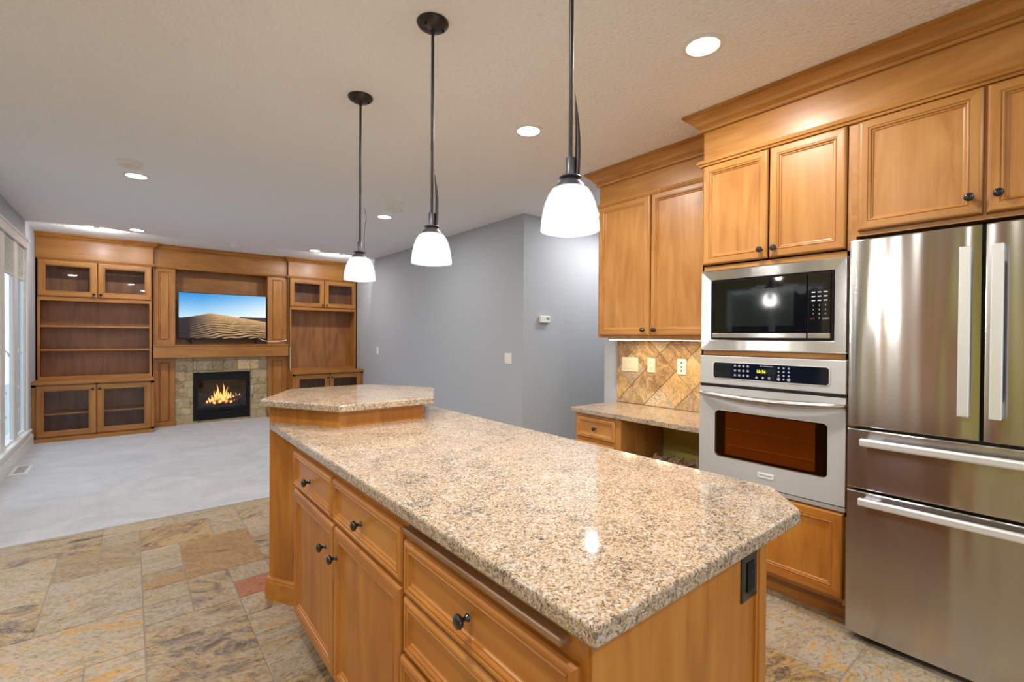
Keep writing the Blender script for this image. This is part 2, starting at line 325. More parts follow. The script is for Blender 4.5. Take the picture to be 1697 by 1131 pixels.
# knob: one mesh, placed many times
_k = MB(); _k.lathe([(0, 0), (.009, 0), (.009, .003), (.0055, .006), (.005, .012), (.008, .016), (.0145, .02), (.0165, .025), (.015, .030), (.009, .0335), (0, .0345)], (0, 0, 0), (0, 0, 1), 20); _k.sm = 80
KME = mesh_of(_k, (0, 0, 0), 'knob', m_black)
def knob(parent, p, ax, s=1.0):
    o = bpy.data.objects.new('knob', KME); C.objects.link(o); o.parent = parent; o.location = Vector(p)-OFF[parent.name]
    o.rotation_euler = {'-x': (0, R(-90), 0), '-y': (R(90), 0, 0)}[ax]; o.scale = (s, s, s); return o
def rings(t=.02, fw=.058, deep=.009):
    return [(0, 0), (0, t*.5), (.003, t*.78), (.008, t*.97), (.013, t), (fw-.022, t*.97), (fw-.0205, t*.80), (fw-.018, t*.80), (fw-.014, t*.95), (fw-.0105, t*.86), (fw-.009, t*.60), (fw-.004, t*.58), (fw-.001, t*.38), (fw+.002, min(deep, t*.32))]
def door(parent, F, u0, u1, v0, v1, knob_at=None, ax='-x', name='door', t=.02, fw=.058, mats=None, n0=0, panelmat=None, glassy=None):
    m = MB(); rg = [(i, n+n0) for i, n in rings(t, fw)]
    if glassy:
        rg = rg[:-1]; m.panel(F, u0, u1, v0, v1, rg+[(fw, n0)], hole=True)
    else: m.panel(F, u0, u1, v0, v1, rg)
    d = part(name, m, mats, parent)
    if glassy:
        g = MB(); a, b, c, e = u0+fw-.004, u1-fw+.004, v0+fw-.004, v1-fw+.004
        g.add([F(a, c, n0+.006), F(b, c, n0+.006), F(b, e, n0+.006), F(a, e, n0+.006), F(a, c, n0+.003), F(b, c, n0+.003), F(b, e, n0+.003), F(a, e, n0+.003)], [(0, 1, 2, 3), (7, 6, 5, 4), (0, 4, 5, 1), (1, 5, 6, 2), (2, 6, 7, 3), (3, 7, 4, 0)])
        part('glass_pane', g, glassy, d)
    if knob_at: knob(d, F(knob_at[0], knob_at[1], n0+t), ax)
    return d
def clip(poly, x0, x1, y0, y1):
    for ax, lim, sg in ((0, x0, 1), (0, x1, -1), (1, y0, 1), (1, y1, -1)):
        out = []
        for i, p in enumerate(poly):
            q = poly[(i+1) % len(poly)]; a = (p[ax]-lim)*sg; b = (q[ax]-lim)*sg
            if a >= 0: out.append(p)
            if a*b < 0: t = a/(a-b); out.append((p[0]+(q[0]-p[0])*t, p[1]+(q[1]-p[1])*t))
        poly = out
        if len(poly) < 3: return []
    return poly
def tiles(name, polys, F, mats, grout_rect, top=.0, gap=.002, th=.003, base=0.0):
    """one mesh: every tile a bevelled slab on a grout bed, with a colour of its own"""
    v = []; f = []; mi = []; tl = []; tn = []
    (a, b, c, d) = grout_rect
    v += [F(a, c, base), F(b, c, base), F(b, d, base), F(a, d, base)]; f.append((0, 1, 2, 3)); mi.append(1); tl += [(0, 0, 0)]*4; tn += [(1, 1, 1)]*4
    for poly, tint in polys:
        n = len(poly); cx = sum(p[0] for p in poly)/n; cy = sum(p[1] for p in poly)/n
        rr = (random.random(), random.random(), random.random()); o = len(v)
        for ins, h in ((gap, base), (gap, base+th*.6), (gap*2, base+th)):
            for i, p in enumerate(poly):
                e1 = Vector(p)-Vector(poly[i-1]); e2 = Vector(poly[(i+1) % n])-Vector(p)
                if e1.length < 1e-6 or e2.length < 1e-6: q = Vector(p)
                else:
                    e1.normalize(); e2.normalize(); n1 = Vector((-e1.y, e1.x)); n2 = Vector((-e2.y, e2.x)); w = 1+n1.dot(n2)
                    q = Vector(p)+(n1+n2)/max(w, .3)*ins
                v.append(F(q.x, q.y, h)); tl.append(rr); tn.append(tint)
        for k in (0, 1):
            for i in range(n): f.append((o+k*n+i, o+k*n+(i+1) % n, o+(k+1)*n+(i+1) % n, o+(k+1)*n+i)); mi.append(0)
        f.append(tuple(o+2*n+i for i in range(n))); mi.append(0)
    me = bpy.data.meshes.new(name); me.from_pydata(v, [], f)
    for m_ in mats: me.materials.append(m_)
    for p, i in zip(me.polygons, mi): p.material_index = i
    for nm, dat in (('tile', tl), ('tint', tn)):
        at = me.attributes.new(nm, 'FLOAT_COLOR', 'POINT')
        for i, c_ in enumerate(dat): at.data[i].color = (*c_, 1)
    bm = bmesh.new(); bm.from_mesh(me); bmesh.ops.recalc_face_normals(bm, faces=bm.faces); bm.to_mesh(me); bm.free()
    return me
# ------------------------------------------------------------------ the room
XL, XR, YF, YB, XN = -.945, 3.22, 8.9, -2.6, -2.8
T = .13
struct('ceiling', MB().prism([(XN-T, YB-T), (5.2, YB-T), (5.2, YF+T), (XL-T, YF+T), (XL-T, 4.35+T), (XN-T, 4.35+T)], ZC, ZC+.12), m_ceil)
struct('wall_outside_added', MB().box(-3.3, -3.1, 5.2, 30, -.3, 3.6), plain('pale_blue_backdrop', (.88, .92, .96), .8), label='pale wall added outside the left windows to tone down their view')  # added backdrop, keeps the left panes from burning out to white
struct('wall_far', MB().box(XL-T, XR+T, YF, YF+T, 0, ZC), m_wall)
struct('wall_right', MB().box(XR, XR+T, 3.79, YF, 0, ZC), m_wall)
struct('wall_hall', MB().box(XR+T, 5.2, 3.79, 3.79+T, 0, ZC).box(5.07, 5.2, 2.56, 3.79, 0, ZC).box(XR+T, 5.2, 2.56, 2.69, 0, ZC), m_wall)
struct('wall_kitchen', MB().box(XR, XR+T, YB, 2.69, 0, ZC), m_wall)
struct('wall_knee', MB().box(XR-.004, XR, 1.47, 2.09, 0, .78), m_green, label='olive green painted wall inside the desk knee space')
struct('wall_back', MB().box(XN-T, -1.6, YB-T, YB, 0, ZC).box(1.9, XR+T, YB-T, YB, 0, ZC).box(-1.6, 1.9, YB-T, YB, 0, .25).box(-1.6, 1.9, YB-T, YB, 2.3, ZC), m_wall)
_m = MB(); _m.box(-1.6, 1.9, YB-.09, YB+.01, .25, .32).box(-1.6, 1.9, YB-.09, YB+.01, 2.23, 2.3)
for _x in (-1.6, -.45, .70, 1.83): _m.box(_x, _x+.07, YB-.09, YB+.01, .32, 2.23)
struct('window_7', _m, m_white)  # wide window added behind the camera to bring in fill daylight
def pierced(m, x0, x1, y0, y1, holes, z1):
    """wall in x0..x1 running along y with openings (ya, yb, za, zb)"""
    y = y0
    for ya, yb, za, zb in sorted(holes):
        m.box(x0, x1, y, ya, 0, z1); m.box(x0, x1, ya, yb, 0, za); m.box(x0, x1, ya, yb, zb, z1); y = yb
    m.box(x0, x1, y, y1, 0, z1); return m
LW = [(7.34, 7.76), (6.66, 7.14), (5.98, 6.46), (5.30, 5.78)]
struct('wall_left', pierced(MB(), XL-T, XL, 4.35, YF, [(5.24, 7.79, .22, 2.34)], ZC).box(XN-T, XL-T, 4.35, 4.35+T, 0, ZC), m_wall)
struct('wall_nook', pierced(MB(), XN-T, XN, YB, 4.35, [(1.80, 2.02, .15, 2.3), (2.5, 4.0, .1, 2.2)], ZC), m_green)
# left window bank: casing, jambs, sill, apron, then one window per opening
def frame_rect(m, x0, x1, y0, y1, z0, z1, w):
    m.box(x0, x1, y0, y0+w, z0, z1).box(x0, x1, y1-w, y1, z0, z1).box(x0, x1, y0+w, y1-w, z0, z0+w).box(x0, x1, y0+w, y1-w, z1-w, z1)
m = MB()
m.box(XL-.001, XL+.018, 7.785, 7.875, .215, 2.34, .004).box(XL, XL+.018, 5.13, 5.215, .215, 2.34, .004)
m.box(XL, XL+.020, 5.12, 7.875, 2.335, 2.425, .004).box(XL, XL+.032, 5.11, 7.885, 2.42, 2.445, .006)
struct('trim_1', m, m_white, True, 'white window casing on the left wall')
m = MB(); m.box(XL-T, XL+.04, 5.08, 7.93, .195, .225, .008).box(XL, XL+.025, 5.1, 7.9, .15, .197, .004)
struct('trim_2', m, m_white, True, 'white window sill on the left wall')
m = MB()
for (ya, yb), (yc, yd) in zip(LW[1:], LW[:-1]): m.box(XL-.03, XL-.003, yb, yc, .225, 2.34)
m.box(XL-.03, XL-.003, 7.76, 7.79, .225, 2.34)
struct('trim_3', m, m_white, True, 'white mullions between the left windows')
for i, (ya, yb) in enumerate(LW):
    m = MB(); frame_rect(m, XL-.035, XL-.012, ya, yb, .225, 2.34, .018)
    o = struct('window_%d' % (i+1), m, m_white)
    g = MB(); g.box(XL-.028, XL-.025, ya+.018, yb-.018, .243, 2.322); part('window_glass', g, m_wglass, o)
    b = MB(); b.box(XL-.018, XL-.014, ya+.02, yb-.02, 1.98, 2.33)
    for k in range(14): b.box(XL-.021, XL-.010, ya+.02, yb-.02, 1.98+k*.0247, 1.986+k*.0247)
    b.box(XL-.022, XL-.006, ya+.02, yb-.02, 1.955, 1.985, .003); part('window_shade', b, plain('shade_fabric_%d' % i, (.50, .49, .43), .9), o, 'cream pleated shade drawn up')
    c = MB(); c.box(XL-.012, XL-.0, ya+.0, ya+.02, 1.15, 1.21, .003).tube([(XL-.012, ya+.02, 1.19), (XL+.012, ya+.035, 1.17), (XL+.014, ya+.07, 1.13)], .006, 8)
    part('window_latch', c, m_plate, o)
    c = MB(); c.box(XL-.014, XL+.004, ya+.0, ya+.018, .76, .79, .003).box(XL-.014, XL+.004, ya+.0, ya+.018, .52, .55, .003); part('window_latch', c, m_plate, o)
    c = MB(); c.box(XL-.03, XL+.0, yb-.09, yb-.05, .227, .25, .005); part('crank_handle', c, m_plate, o)
for i, (ya, yb, za, zb) in enumerate([(1.80, 2.02, .15, 2.3), (2.5, 4.0, .1, 2.2)]):
    m = MB(); frame_rect(m, XN-.09, XN+.015, ya, yb, za, zb, .05)
    if i: m.box(XN-.08, XN-.01, 3.24, 3.31, .17, 2.13)
    o = struct('window_%d' % (i+5), m, m_white); part('window_glass', MB().box(XN-.05, XN-.045, ya+.07, yb-.07, za+.07, zb-.07), m_wglass, o)
bb = [(0, 0), (.016, 0), (.016, .115), (.012, .13), (.006, .138), (.006, .145), (0, .15)]
struct('baseboard_left', MB().sweep([(XL, 8.14), (XL, 4.35)], [(a*1.6, b) for a, b in bb], 1), m_white, True)
struct('baseboard_right', MB().sweep([(XR, 3.79), (XR, 8.15)], bb, 1), m_white, True)
struct('baseboard_hall', MB().sweep([(XR, 3.79), (5.07, 3.79)], bb, -1), m_white, True)
struct('ground', MB().box(-30, XN-T-.05, -20, 30, -.35, -.3).box(XN-T-.05, 6, -20, YB-T-.05, -.35, -.3).box(XN-T-.05, XL-T-.02, 4.35+T+.02, 30, -.35, -.3), plain('pale_gravel', (.42, .43, .42), .9))
# ------------------------------------------------------------------ floors
U = .195; GX, GY = .05, 3.155
x_min, x_max, y_min, y_max = XN, 5.1, YB, 4.32
i0, i1 = int((x_min-GX)//U)-1, int((x_max-GX)//U)+2; j0, j1 = int((y_min-GY)//U)-1, int((y_max-GY)//U)+2
used = set(); polys = []
def put(i, j, w, h, tint=None):
    for a in range(w):
        for b in range(h): used.add((i+a, j+b))
    p = clip([(GX+i*U, GY+j*U), (GX+(i+w)*U, GY+j*U), (GX+(i+w)*U, GY+(j+h)*U), (GX+i*U, GY+(j+h)*U)], x_min, x_max, y_min, y_max)
    if tint is None:
        k = random.random(); tint = (1, 1, 1)
        if k < .10: tint = (.80, .74, .66)
        elif k < .2: tint = (1.05, .95, .78)
        elif k < .3: tint = (.93, .95, 1.0)
    if len(p) >= 3: polys.append((p, tint))
put(1, 0, 2, 3, (.88, .66, .40)); put(2, -2, 2, 1, (.98, .45, .30)); put(3, -1, 2, 1, (1, .98, .9))
for j in range(j0, j1):
    for i in range(i0, i1):
        if (i, j) in used: continue
        opts = [(3, 2), (2, 3), (2, 2), (2, 1), (1, 2), (1, 1), (2, 2), (3, 2), (2, 3)]; random.shuffle(opts)
        for w, h in opts+[(1, 1)]:
            if all((i+a, j+b) not in used for a in range(w) for b in range(h)): put(i, j, w, h); break
me = tiles('floor', polys, lambda u, v, n: (u, v, n), [m_floor, m_grout], (x_min, x_max, y_min, y_max), th=.003, base=-.003, gap=.0022)
o = bpy.data.objects.new('floor', me); C.objects.link(o); o['kind'] = 'structure'; o['label'] = 'travertine tile floor of mixed sizes'
m = MB(); m.box(XL-.02, XR+.02, 4.32, YF, -.02, .006)
o = struct('floor', m, m_carpet, False, 'pale grey wall-to-wall carpet')
# ------------------------------------------------------------------ kitchen island
isl = thing('kitchen_island', 'long honey maple island with raised hexagonal end in the kitchen middle', 'kitchen island', (1.0, 1.5, 0))
CF = .582   # carcass face
m = MB(); m.box(CF, 1.19, .515, 2.25, .09, .876); part('cabinet_body', m, [i_z], isl)
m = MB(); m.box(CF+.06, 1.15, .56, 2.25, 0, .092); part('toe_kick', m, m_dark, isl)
m = MB(); m.panel(FY(.515), CF+.004, 1.19, .02, .876, [(0, 0), (0, .006)], mi=(0, 0)); part('end_panel', m, [i_z], isl)
m = MB(); m.box(1.175, 1.212, .497, .535, 0, .876, .004).box(1.168, 1.178, .503, .512, 0, .876, .002); part('corner_post', m, i_z, isl)
m = MB(); m.box(1.19, 1.205, .535, 2.3, 0, .876); part('back_panel', m, i_z, isl)
hexc = (1.008, 2.675)
def hexa(r, c=hexc): return [(c[0]+r*math.cos(R(60*k)), c[1]+r*math.sin(R(60*k))) for k in range(6)]
m = MB(); m.prism(hexa(.45), .0, .994, .003); part('pedestal', m, i_z, isl)
hp = hexa(.45); hp = hp+[hp[0], hp[1]]
m = MB(); m.sweep(hp[:8], [(0, .0), (.016, 0), (.016, .088), (.013, .094), (.013, .102), (.006, .110), (0, .112)], -1); part('plinth', m, i_x, isl)
F = FX(CF)
def drawer(u0, u1, v0, v1, k=None, n0=0, fw=.05):
    d = door(isl, F, u0, u1, v0, v1, None, '-x', 'drawer', .018, fw, [i_y, i_y], n0)
    if k: knob(d, F(k[0], k[1], n0+.012), '-x')
    return d
drawer(1.735, 2.248, .690, .845, (2.01, .76), fw=.038); drawer(1.170, 1.722, .690, .845, (1.46, .76), fw=.038)
door(isl, F, 1.713, 2.235, .125, .677, (1.79, .575), '-x', mats=[i_z, i_y], t=.018); door(isl, F, 1.170, 1.703, .125, .677, (1.665+.008, .575), '-x', mats=[i_z, i_y], t=.018)
drawer(.528, 1.155, .672, .815, (.85, .748), fw=.038); drawer(.528, 1.155, .515, .663, (.85, .59), fw=.038)
drawer(.528, 1.157, .325, .507, (.85, .415), .008, fw=.038); drawer(.528, 1.155, .125, .316, (.85, .22), fw=.038)
m = MB(); m.box(CF-.024, CF+.1, .555, 1.150, .836, .853, .006, seg=3); part('pull_out_board', m, walnut, isl, 'brown pull-out board')
top = [(.552, 2.655), (.552, .474), (1.357, .474), (1.502, .60), (1.502, 2.66), (1.46, 2.675), (1.233, 2.284), (.783, 2.284), (.566, 2.66)]
single('granite_countertop', MB().prism(top, .877, .914, .007), m_gran, 'speckled tan granite worktop on the kitchen island', 'countertop', (1.0, 1.5, .877))
single('granite_bar_top', MB().prism(hexa(.505, (1.015, 2.668)), .995, 1.03, .007), m_gran, 'raised hexagonal granite bar top at the far end of the island', 'countertop', (1.015, 2.668, .995))
def outlet_plate(name, label, F, u, v, w, h, mat, kinds, ax, grp=None, kmat=None):
    """kinds: 'duplex', 'rocker' or 'holes', one per gang"""
    t = thing(name, label, 'outlet' if 'outlet' in name else ('switch' if 'switch' in name else 'wall plate'), F(u, v, 0), grp)
    m = MB(); m.panel(F, u-w/2, u+w/2, v-h/2, v+h/2, [(0, .0), (0, .003), (.003, .006)]); part('plate', m, mat, t)
    n = len(kinds)
    for i, k in enumerate(kinds):
        uc = u+(i-(n-1)/2)*.046
        if k == 'duplex':
            b = MB(); b.panel(F, uc-.017, uc+.017, v-.034, v+.034, [(0, .005), (0, .008), (.001, .009)]); s = part('socket', b, kmat or mat, t)
            for dz in (-.019, .019):
                h_ = MB()
                for du in (-.006, .006): h_.panel(F, uc+du-.0012, uc+du+.0012, v+dz-.004, v+dz+.005, [(0, .0085), (0, .0095)])
                h_.panel(F, uc-.002, uc+.002, v+dz-.012, v+dz-.008, [(0, .0085), (0, .0095)])
                part('socket_slots', h_, m_dark, s)
        elif k == 'rocker':
            b = MB(); b.panel(F, uc-.016, uc+.016, v-.033, v+.033, [(0, .005), (0, .008), (.003, .0095), (.008, .008)]); part('rocker', b, kmat or mat, t)
        else:
            b = MB()
            for dz in (-.03, 0, .03): b.panel(F, uc-.005, uc+.005, v+dz-.005, v+dz+.005, [(0, .005), (0, .0085), (.001, .009)])
            part('jack', b, m_dark, t)
    return t
outlet_plate('power_outlet', 'black power outlet on the end panel of the island', FY(.509), 1.135, .80, .074, .112, m_black, ['duplex'], '-y', kmat=m_mblack)
# ------------------------------------------------------------------ right wall: tall oven cabinet, fridge cabinet
CX = 2.62
tall = thing('oven_cabinet', 'tall maple cabinet housing the microwave and oven', 'cabinet', (2.9, 1.1, 0))
m = MB(); F = FX(CX)
m.box(CX, XR, 1.445, 1.46, .1, 2.38).box(CX, XR, .70, .72, .1, 2.38).box(CX+.02, XR, .72, 1.445, .1, .13).box(CX, XR, .72, 1.445, 1.262, 1.290).box(CX, XR, .72, 1.445, 1.748, 1.775).box(CX, XR, .72, 1.445, .52, .541).box(CX, XR, .72, 1.445, 2.36, 2.38).box(XR-.02, XR-.005, .72, 1.445, .13, 2.36)
part('cabinet_body', m, [w_y], tall)
m = MB(); m.box(CX, CX+.018, .72, .735, .1, 2.38).box(CX, CX+.018, 1.445, 1.455, .1, 2.38); part('face_frame', m, w_z, tall)
m = MB(); m.box(CX+.07, CX+.09, .70, 1.46, .0, .1); part('toe_kick', m, c_y, tall)
door(tall, F, 1.088, 1.448, 1.783, 2.357, (1.118, 1.83), mats=[w_z, w_y]); door(tall, F, .738, 1.080, 1.783, 2.357, (1.050, 1.83), mats=[w_z, w_y])
door(tall, F, .73, 1.445, .128, .535, None, mats=[i_z, i_y], fw=.065)
fc = thing('fridge_cabinet', 'wall cabinet with two doors above the refrigerator', 'cabinet', (2.9, .25, 1.84))
m = MB(); m.box(CX, XR, -.20, .70, 1.835, 2.38); part('cabinet_body', m, [w_y], fc)
door(fc, F, .282, .692, 1.856, 2.357, (.318, 1.925), mats=[w_z, w_y]); door(fc, F, -.14, .272, 1.856, 2.357, (.236, 1.925), mats=[w_z, w_y])
side = thing('fridge_end_panel', 'maple end panel on the near side of the refrigerator', 'cabinet panel', (2.9, -.21, 0)); part('panel', MB().box(CX, XR, -.225, -.202, 0, 2.38), w_z, side)
def crown_prof(z0, z1, o=.085):
    h = z1-z0; P = [(0, 0), (.14, 0), (.20, .07), (.20, .14), (.12, .2), (.2, .27), (.38, .36), (.5, .52), (.68, .66), (.86, .76), (.86, .84), (1, .88), (1, 1), (0, 1)]
    return [(a*o, z0+b*h) for a, b in P]
def bead_prof(z0, z1, o=.022): h = z1-z0; return [(0, z0), (.5*o, z0), (.6*o, z0+.3*h), (.9*o, z0+.4*h), (o, z0+.7*h), (.8*o, z1), (0, z1)]
fas = thing('cabinet_cornice', 'wide maple fascia and crown above the oven and fridge cabinets', 'crown moulding', (2.9, .6, 2.38))
P1 = [(CX, -.23), (CX, 1.46), (XR, 1.46)]
part('fascia_board', MB().box(CX+.004, XR, -.23, 1.456, 2.38, ZC-.002), w_y, fas)
part('crown', MB().sweep(P1, crown_prof(2.565, ZC-.001, .088), 1), w_y, fas)
part('bead', MB().sweep(P1, bead_prof(2.362, 2.395, .028), 1), w_y, fas)
# refrigerator
fr = thing('refrigerator', 'stainless steel french door refrigerator', 'refrigerator', (2.87, .27, 0))
part('case', MB().box(2.60, 3.18, -.175, .698, .05, 1.80), plain('grey_case', (.2, .2, .21), .4, metal=.6), fr)
part('foot_grille', MB().box(2.62, 2.64, -.17, .69, .0, .05), m_mblack, fr)
def slab(y0, y1, z0, z1, x=2.533, th=.062, bulge=.0012, r=.006):
    m = MB(); n = 16; vs = []; fs = []
    prof = [(z0, th), (z0, r), (z0+r*.3, r*.3), (z0+r, 0), (z1-r, 0), (z1-r*.3, r*.3), (z1, r), (z1, th)]
    for i in range(n+1):
        t = i/n; y = y0+(y1-y0)*t; b = bulge*(1-(2*t-1)**2); e = .004 if i in (0, n) else 0
        for z, d in prof: vs.append((x+d-(b if d < th else 0)+e*(d < th), y, z))
    k = len(prof)
    for i in range(n):
        for j in range(k): fs.append((i*k+j, i*k+(j+1) % k, (i+1)*k+(j+1) % k, (i+1)*k+j))
    fs += [tuple(range(k)), tuple(range(n*k, n*k+k))[::-1]]
    m.add(vs, fs, 0, True); m.sm = 22; return m
def bar_handle(p0, p1, parent, vertical):
    m = MB(); (ya, za), (yb, zb) = p0, p1
    if vertical:
        m.box(2.462, 2.484, ya-.017, ya+.017, za, zb, .004); 
        for z in (za+.03, zb-.03): m.box(2.484, 2.53, ya-.013, ya+.005, z-.03, z+.03, .003)
    else:
        m.box(2.462, 2.486, ya, yb, za-.017, za+.017, .008, seg=3)
        for y in (ya+.035, yb-.035): m.box(2.484, 2.53, y-.03, y+.03, za-.012, za+.004, .003)
    return part('handle', m, m_alu, parent)
d = part('door', slab(.274, .700, .968, 1.805), m_fridge, fr); bar_handle((.312, 1.065), (.312, 1.715), d, True)
d = part('door', slab(-.17, .262, .968, 1.805), m_fridge, fr); bar_handle((.225, 1.065), (.225, 1.715), d, True)
d = part('drawer', slab(-.17, .700, .690, .958), m_fridge, fr); bar_handle((-.11, .910), (.640, .910), d, False)
d = part('drawer', slab(-.17, .700, .035, .680), m_fridge, fr); bar_handle((-.11, .650), (.643, .650), d, False)
part('door_gasket', MB().box(2.55, 2.60, .258, .278, .97, 1.80), m_mblack, fr)
# microwave
mw = thing('microwave', 'built-in microwave in a stainless trim kit above the oven', 'microwave', (2.62, 1.09, 1.29))
F = FX(CX)
m = MB(); m.panel(F, .724, 1.452, 1.291, 1.747, [(0, 0), (0, .016), (.005, .022), (.055, .014), (.059, .010)], hole=True, mi=(0, 0)); part('trim_kit', m, m_trimsteel, mw)
m = MB(); m.box(CX-.009, CX+.25, .785, 1.393, 1.352, 1.686); part('case', m, m_mblack, mw)
m = MB(); m.box(CX-.017, CX-.009, .898, 1.386, 1.392, 1.680, .002); dr = part('door', m, plain('black_glass', (.004, .004, .006), .03, coat=.25, spec=.5), mw)
part('door_strip', MB().box(CX-.018, CX-.009, .898, 1.384, 1.362, 1.388, .002), m_trimsteel, dr, 'stainless strip')
part('window_screen', MB().box(CX-.0176, CX-.017, .955, 1.30, 1.425, 1.625), plain('smoked_screen', (.012, .016, .016), .08, coat=.3), dr)
m = MB(); m.box(CX-.017, CX-.009, .795, .892, 1.392, 1.680, .002); cp = part('control_panel', m, plain('black_panel_glass', (.006, .006, .008), .05, coat=.25, spec=.5), mw)
part('panel_strip', MB().box(CX-.018, CX-.009, .795, .892, 1.362, 1.388, .002), m_trimsteel, cp)
m_print = plain('white_print', (.7, .72, .75), .5)
Ft = FX(CX-.0175)
for r in range(4):
    for c in range(3):
        s = ['1', '2', '3', '4', '5', '6', '7', '8', '9', '', '0', ''][r*3+c]
        if s: text(s, .011, Ft, .868-c*.026, 1.520-r*.021, 0, m_print, 'key', cp)
text('START', .010, Ft, .814, 1.455, 0, m_print, 'key', cp); text('STOP', .008, Ft, .872, 1.456, 0, plain('red_print', (.4, .08, .07), .5), 'key', cp)
b = MB()
for r in range(3):
    for c in range(3): b.panel(Ft, .868-c*.026-.008, .868-c*.026+.008, 1.545+r*.02, 1.550+r*.02, [(0, 0), (0, .0003)])
part('key_labels', b, m_print, cp)
# wall oven
ov = thing('wall_oven', 'stainless wall oven with clock display under the microwave', 'oven', (2.62, 1.09, .54))
m = MB(); m.box(CX-.022, CX-.001, .724, 1.452, 1.098, 1.259, .004); cpn = part('control_panel', m, m_steel, ov)
def rrect(u0, u1, v0, v1, r, n=6):
    P = []
    for cx, cy, a in ((u1-r, v1-r, 0), (u0+r, v1-r, 90), (u0+r, v0+r, 180), (u1-r, v0+r, 270)):
        for k in range(n+1): t = R(a+90*k/n); P.append((cx+r*math.cos(t), cy+r*math.sin(t)))
    return P
def plate(F, u0, u1, v0, v1, r, n0, n1):
    m = MB(); P = rrect(u0, u1, v0, v1, r); k = len(P)
    m.add([F(u, v, n0) for u, v in P]+[F(u, v, n1) for u, v in P], [tuple(range(k))[::-1], tuple(range(k, 2*k))]+[(i, (i+1) % k, k+(i+1) % k, k+i) for i in range(k)]); return m
F = FX(CX)
part('panel_rim', plate(F, .790, 1.375, 1.131, 1.227, .016, .020, .0245), m_alu, cpn)
gp = part('panel_glass', plate(F, .796, 1.369, 1.136, 1.222, .013, .022, .026), plain('navy_black_glass', (.004, .006, .016), .08, coat=.2), cpn)
part('display', plate(F, 1.035, 1.130, 1.170, 1.197, .002, .0255, .0265), plain('display_black', (.01, .02, .015), .2), gp)
Ft = FX(CX-.0266); m_lcd = plain('yellow_digits', (.1, .1, .0), .5, emit=(.85, .9, .05), es=2.2)
text('10:36', .022, Ft, 1.108, 1.176, 0, m_lcd, 'clock_digits', gp)
text('SELF-CLEANING OVEN', .0065, Ft, 1.08, 1.2105, 0, m_print, 'lettering', gp)
m_btn = plain('grey_buttons', (.35, .38, .42), .5)
def dot(u, v, r): part('button', MB().lathe([(0, .0262), (r, .0262), (r, .0272), (0, .0272)], (CX, u, v), (-1, 0, 0), 10), m_btn, gp)
for r in range(3):
    for c in range(4): dot(1.245-c*.023, 1.208-r*.026, .0065)
for c in range(3): dot(1.13-c*.032, 1.151, .0065)
for r in range(4):
    for c in range(3): dot(1.02-c*.024, 1.207-r*.019, .0085 if (r == 3 and c != 1) else .005)
part('vent_gap', MB().box(CX-.012, CX-.0005, .724, 1.452, 1.070, 1.100), m_dark, ov); part('vent_gap', MB().box(CX-.012, CX-.0005, .724, 1.452, .566, .58), m_dark, ov)
part('lower_trim', MB().box(CX-.018, CX-.001, .724, 1.452, .543, .565, .003), m_steel, ov)
# oven door with a rounded window opening
P = rrect(.797, 1.356, .690, .952, .022, 5)
def ringface(F, o, inner, n):
    """outer partner of every rounded-corner point, so that the square corners are filled"""
    U0, U1, V0, V1 = o; q = []
    for i, (u, v) in enumerate(inner):
        c, j = divmod(i, 6)
        if j in (2, 3): q.append(((U1, V1), (U0, V1), (U0, V0), (U1, V0))[c])
        else: q.append((((U1, v), (u, V1)), ((u, V1), (U0, v)), ((U0, v), (u, V0)), ((u, V0), (U1, v)))[c][0 if j < 2 else 1])
    return q
out = (.724, 1.450, .572, 1.081); Q = ringface(F, out, P, 0); k = len(P)
m = MB(); vs = [F(u, v, .028) for u, v in Q]+[F(u, v, .028) for u, v in P]+[F(u, v, .006) for u, v in P]+[F(u, v, .001) for u, v in Q]
fs = []
for i in range(k):
    j = (i+1) % k
    fs += [(i, j, k+j, k+i), (k+i, k+j, 2*k+j, 2*k+i), (3*k+i, 3*k+j, j, i), (2*k+i, 2*k+j, 3*k+j, 3*k+i)]
m.add(vs, fs); od = part('door', m, m_steel, ov)
part('window_rim', (lambda mm: mm)(MB().add([F(u, v, .0285) for u, v in rrect(.793, 1.360, .686, .956, .025, 5)]+[F(u, v, .0285) for u, v in P]+[F(u, v, .020) for u, v in P], [(i, (i+1) % k, k+(i+1) % k, k+i) for i in range(k)]+[(k+i, k+(i+1) % k, 2*k+(i+1) % k, 2*k+i) for i in range(k)])), m_alu, od)
part('window_back', MB().box(CX-.0085, CX-.006, .79, 1.362, .683, .959), plain('oven_black', (.008, .007, .006), .25), od)
part('oven_cavity', MB().box(CX-.0105, CX-.0085, .855, 1.305, .705, .945), plain('amber_brown_enamel', (.26, .095, .008), .45), od, 'amber brown oven interior')
b = MB()
for z in (.760, .852):
    b.tube([(CX-.0125, .86, z), (CX-.0125, 1.30, z)], .0014, 6)
    for i in range(9): b.tube([(CX-.0125, .88+i*.05, z), (CX-.0125, .88+i*.05, z+.006)], .001, 5)
part('oven_rack', b, plain('rack_metal', (.45, .28, .12), .4, metal=.5), od)
part('window_glass', plate(F, .797, 1.356, .690, .952, .022, .016, .018), m_oglass, od)
n = 20; pts = []; rad = []
for i in range(n+1):
    t = i/n; y = .728+(1.437-.728)*t; s = math.sin(math.pi*t); pts.append((CX-.044-.030*s**.6, y, 1.045-.014*s)); rad.append(.010+.009*s**.5)
part('handle', MB().tube([(CX-.026, .728, 1.045)]+pts+[(CX-.026, 1.437, 1.045)], [.009]+rad+[.009], 14), plain('satin_handle', (.55, .54, .53), .28, metal=.95), od)
bd = part('badge', MB().box(CX-.0315, CX-.028, 1.036, 1.118, .624, .651, .001), plain('badge_white', (.80, .80, .80), .4), od)
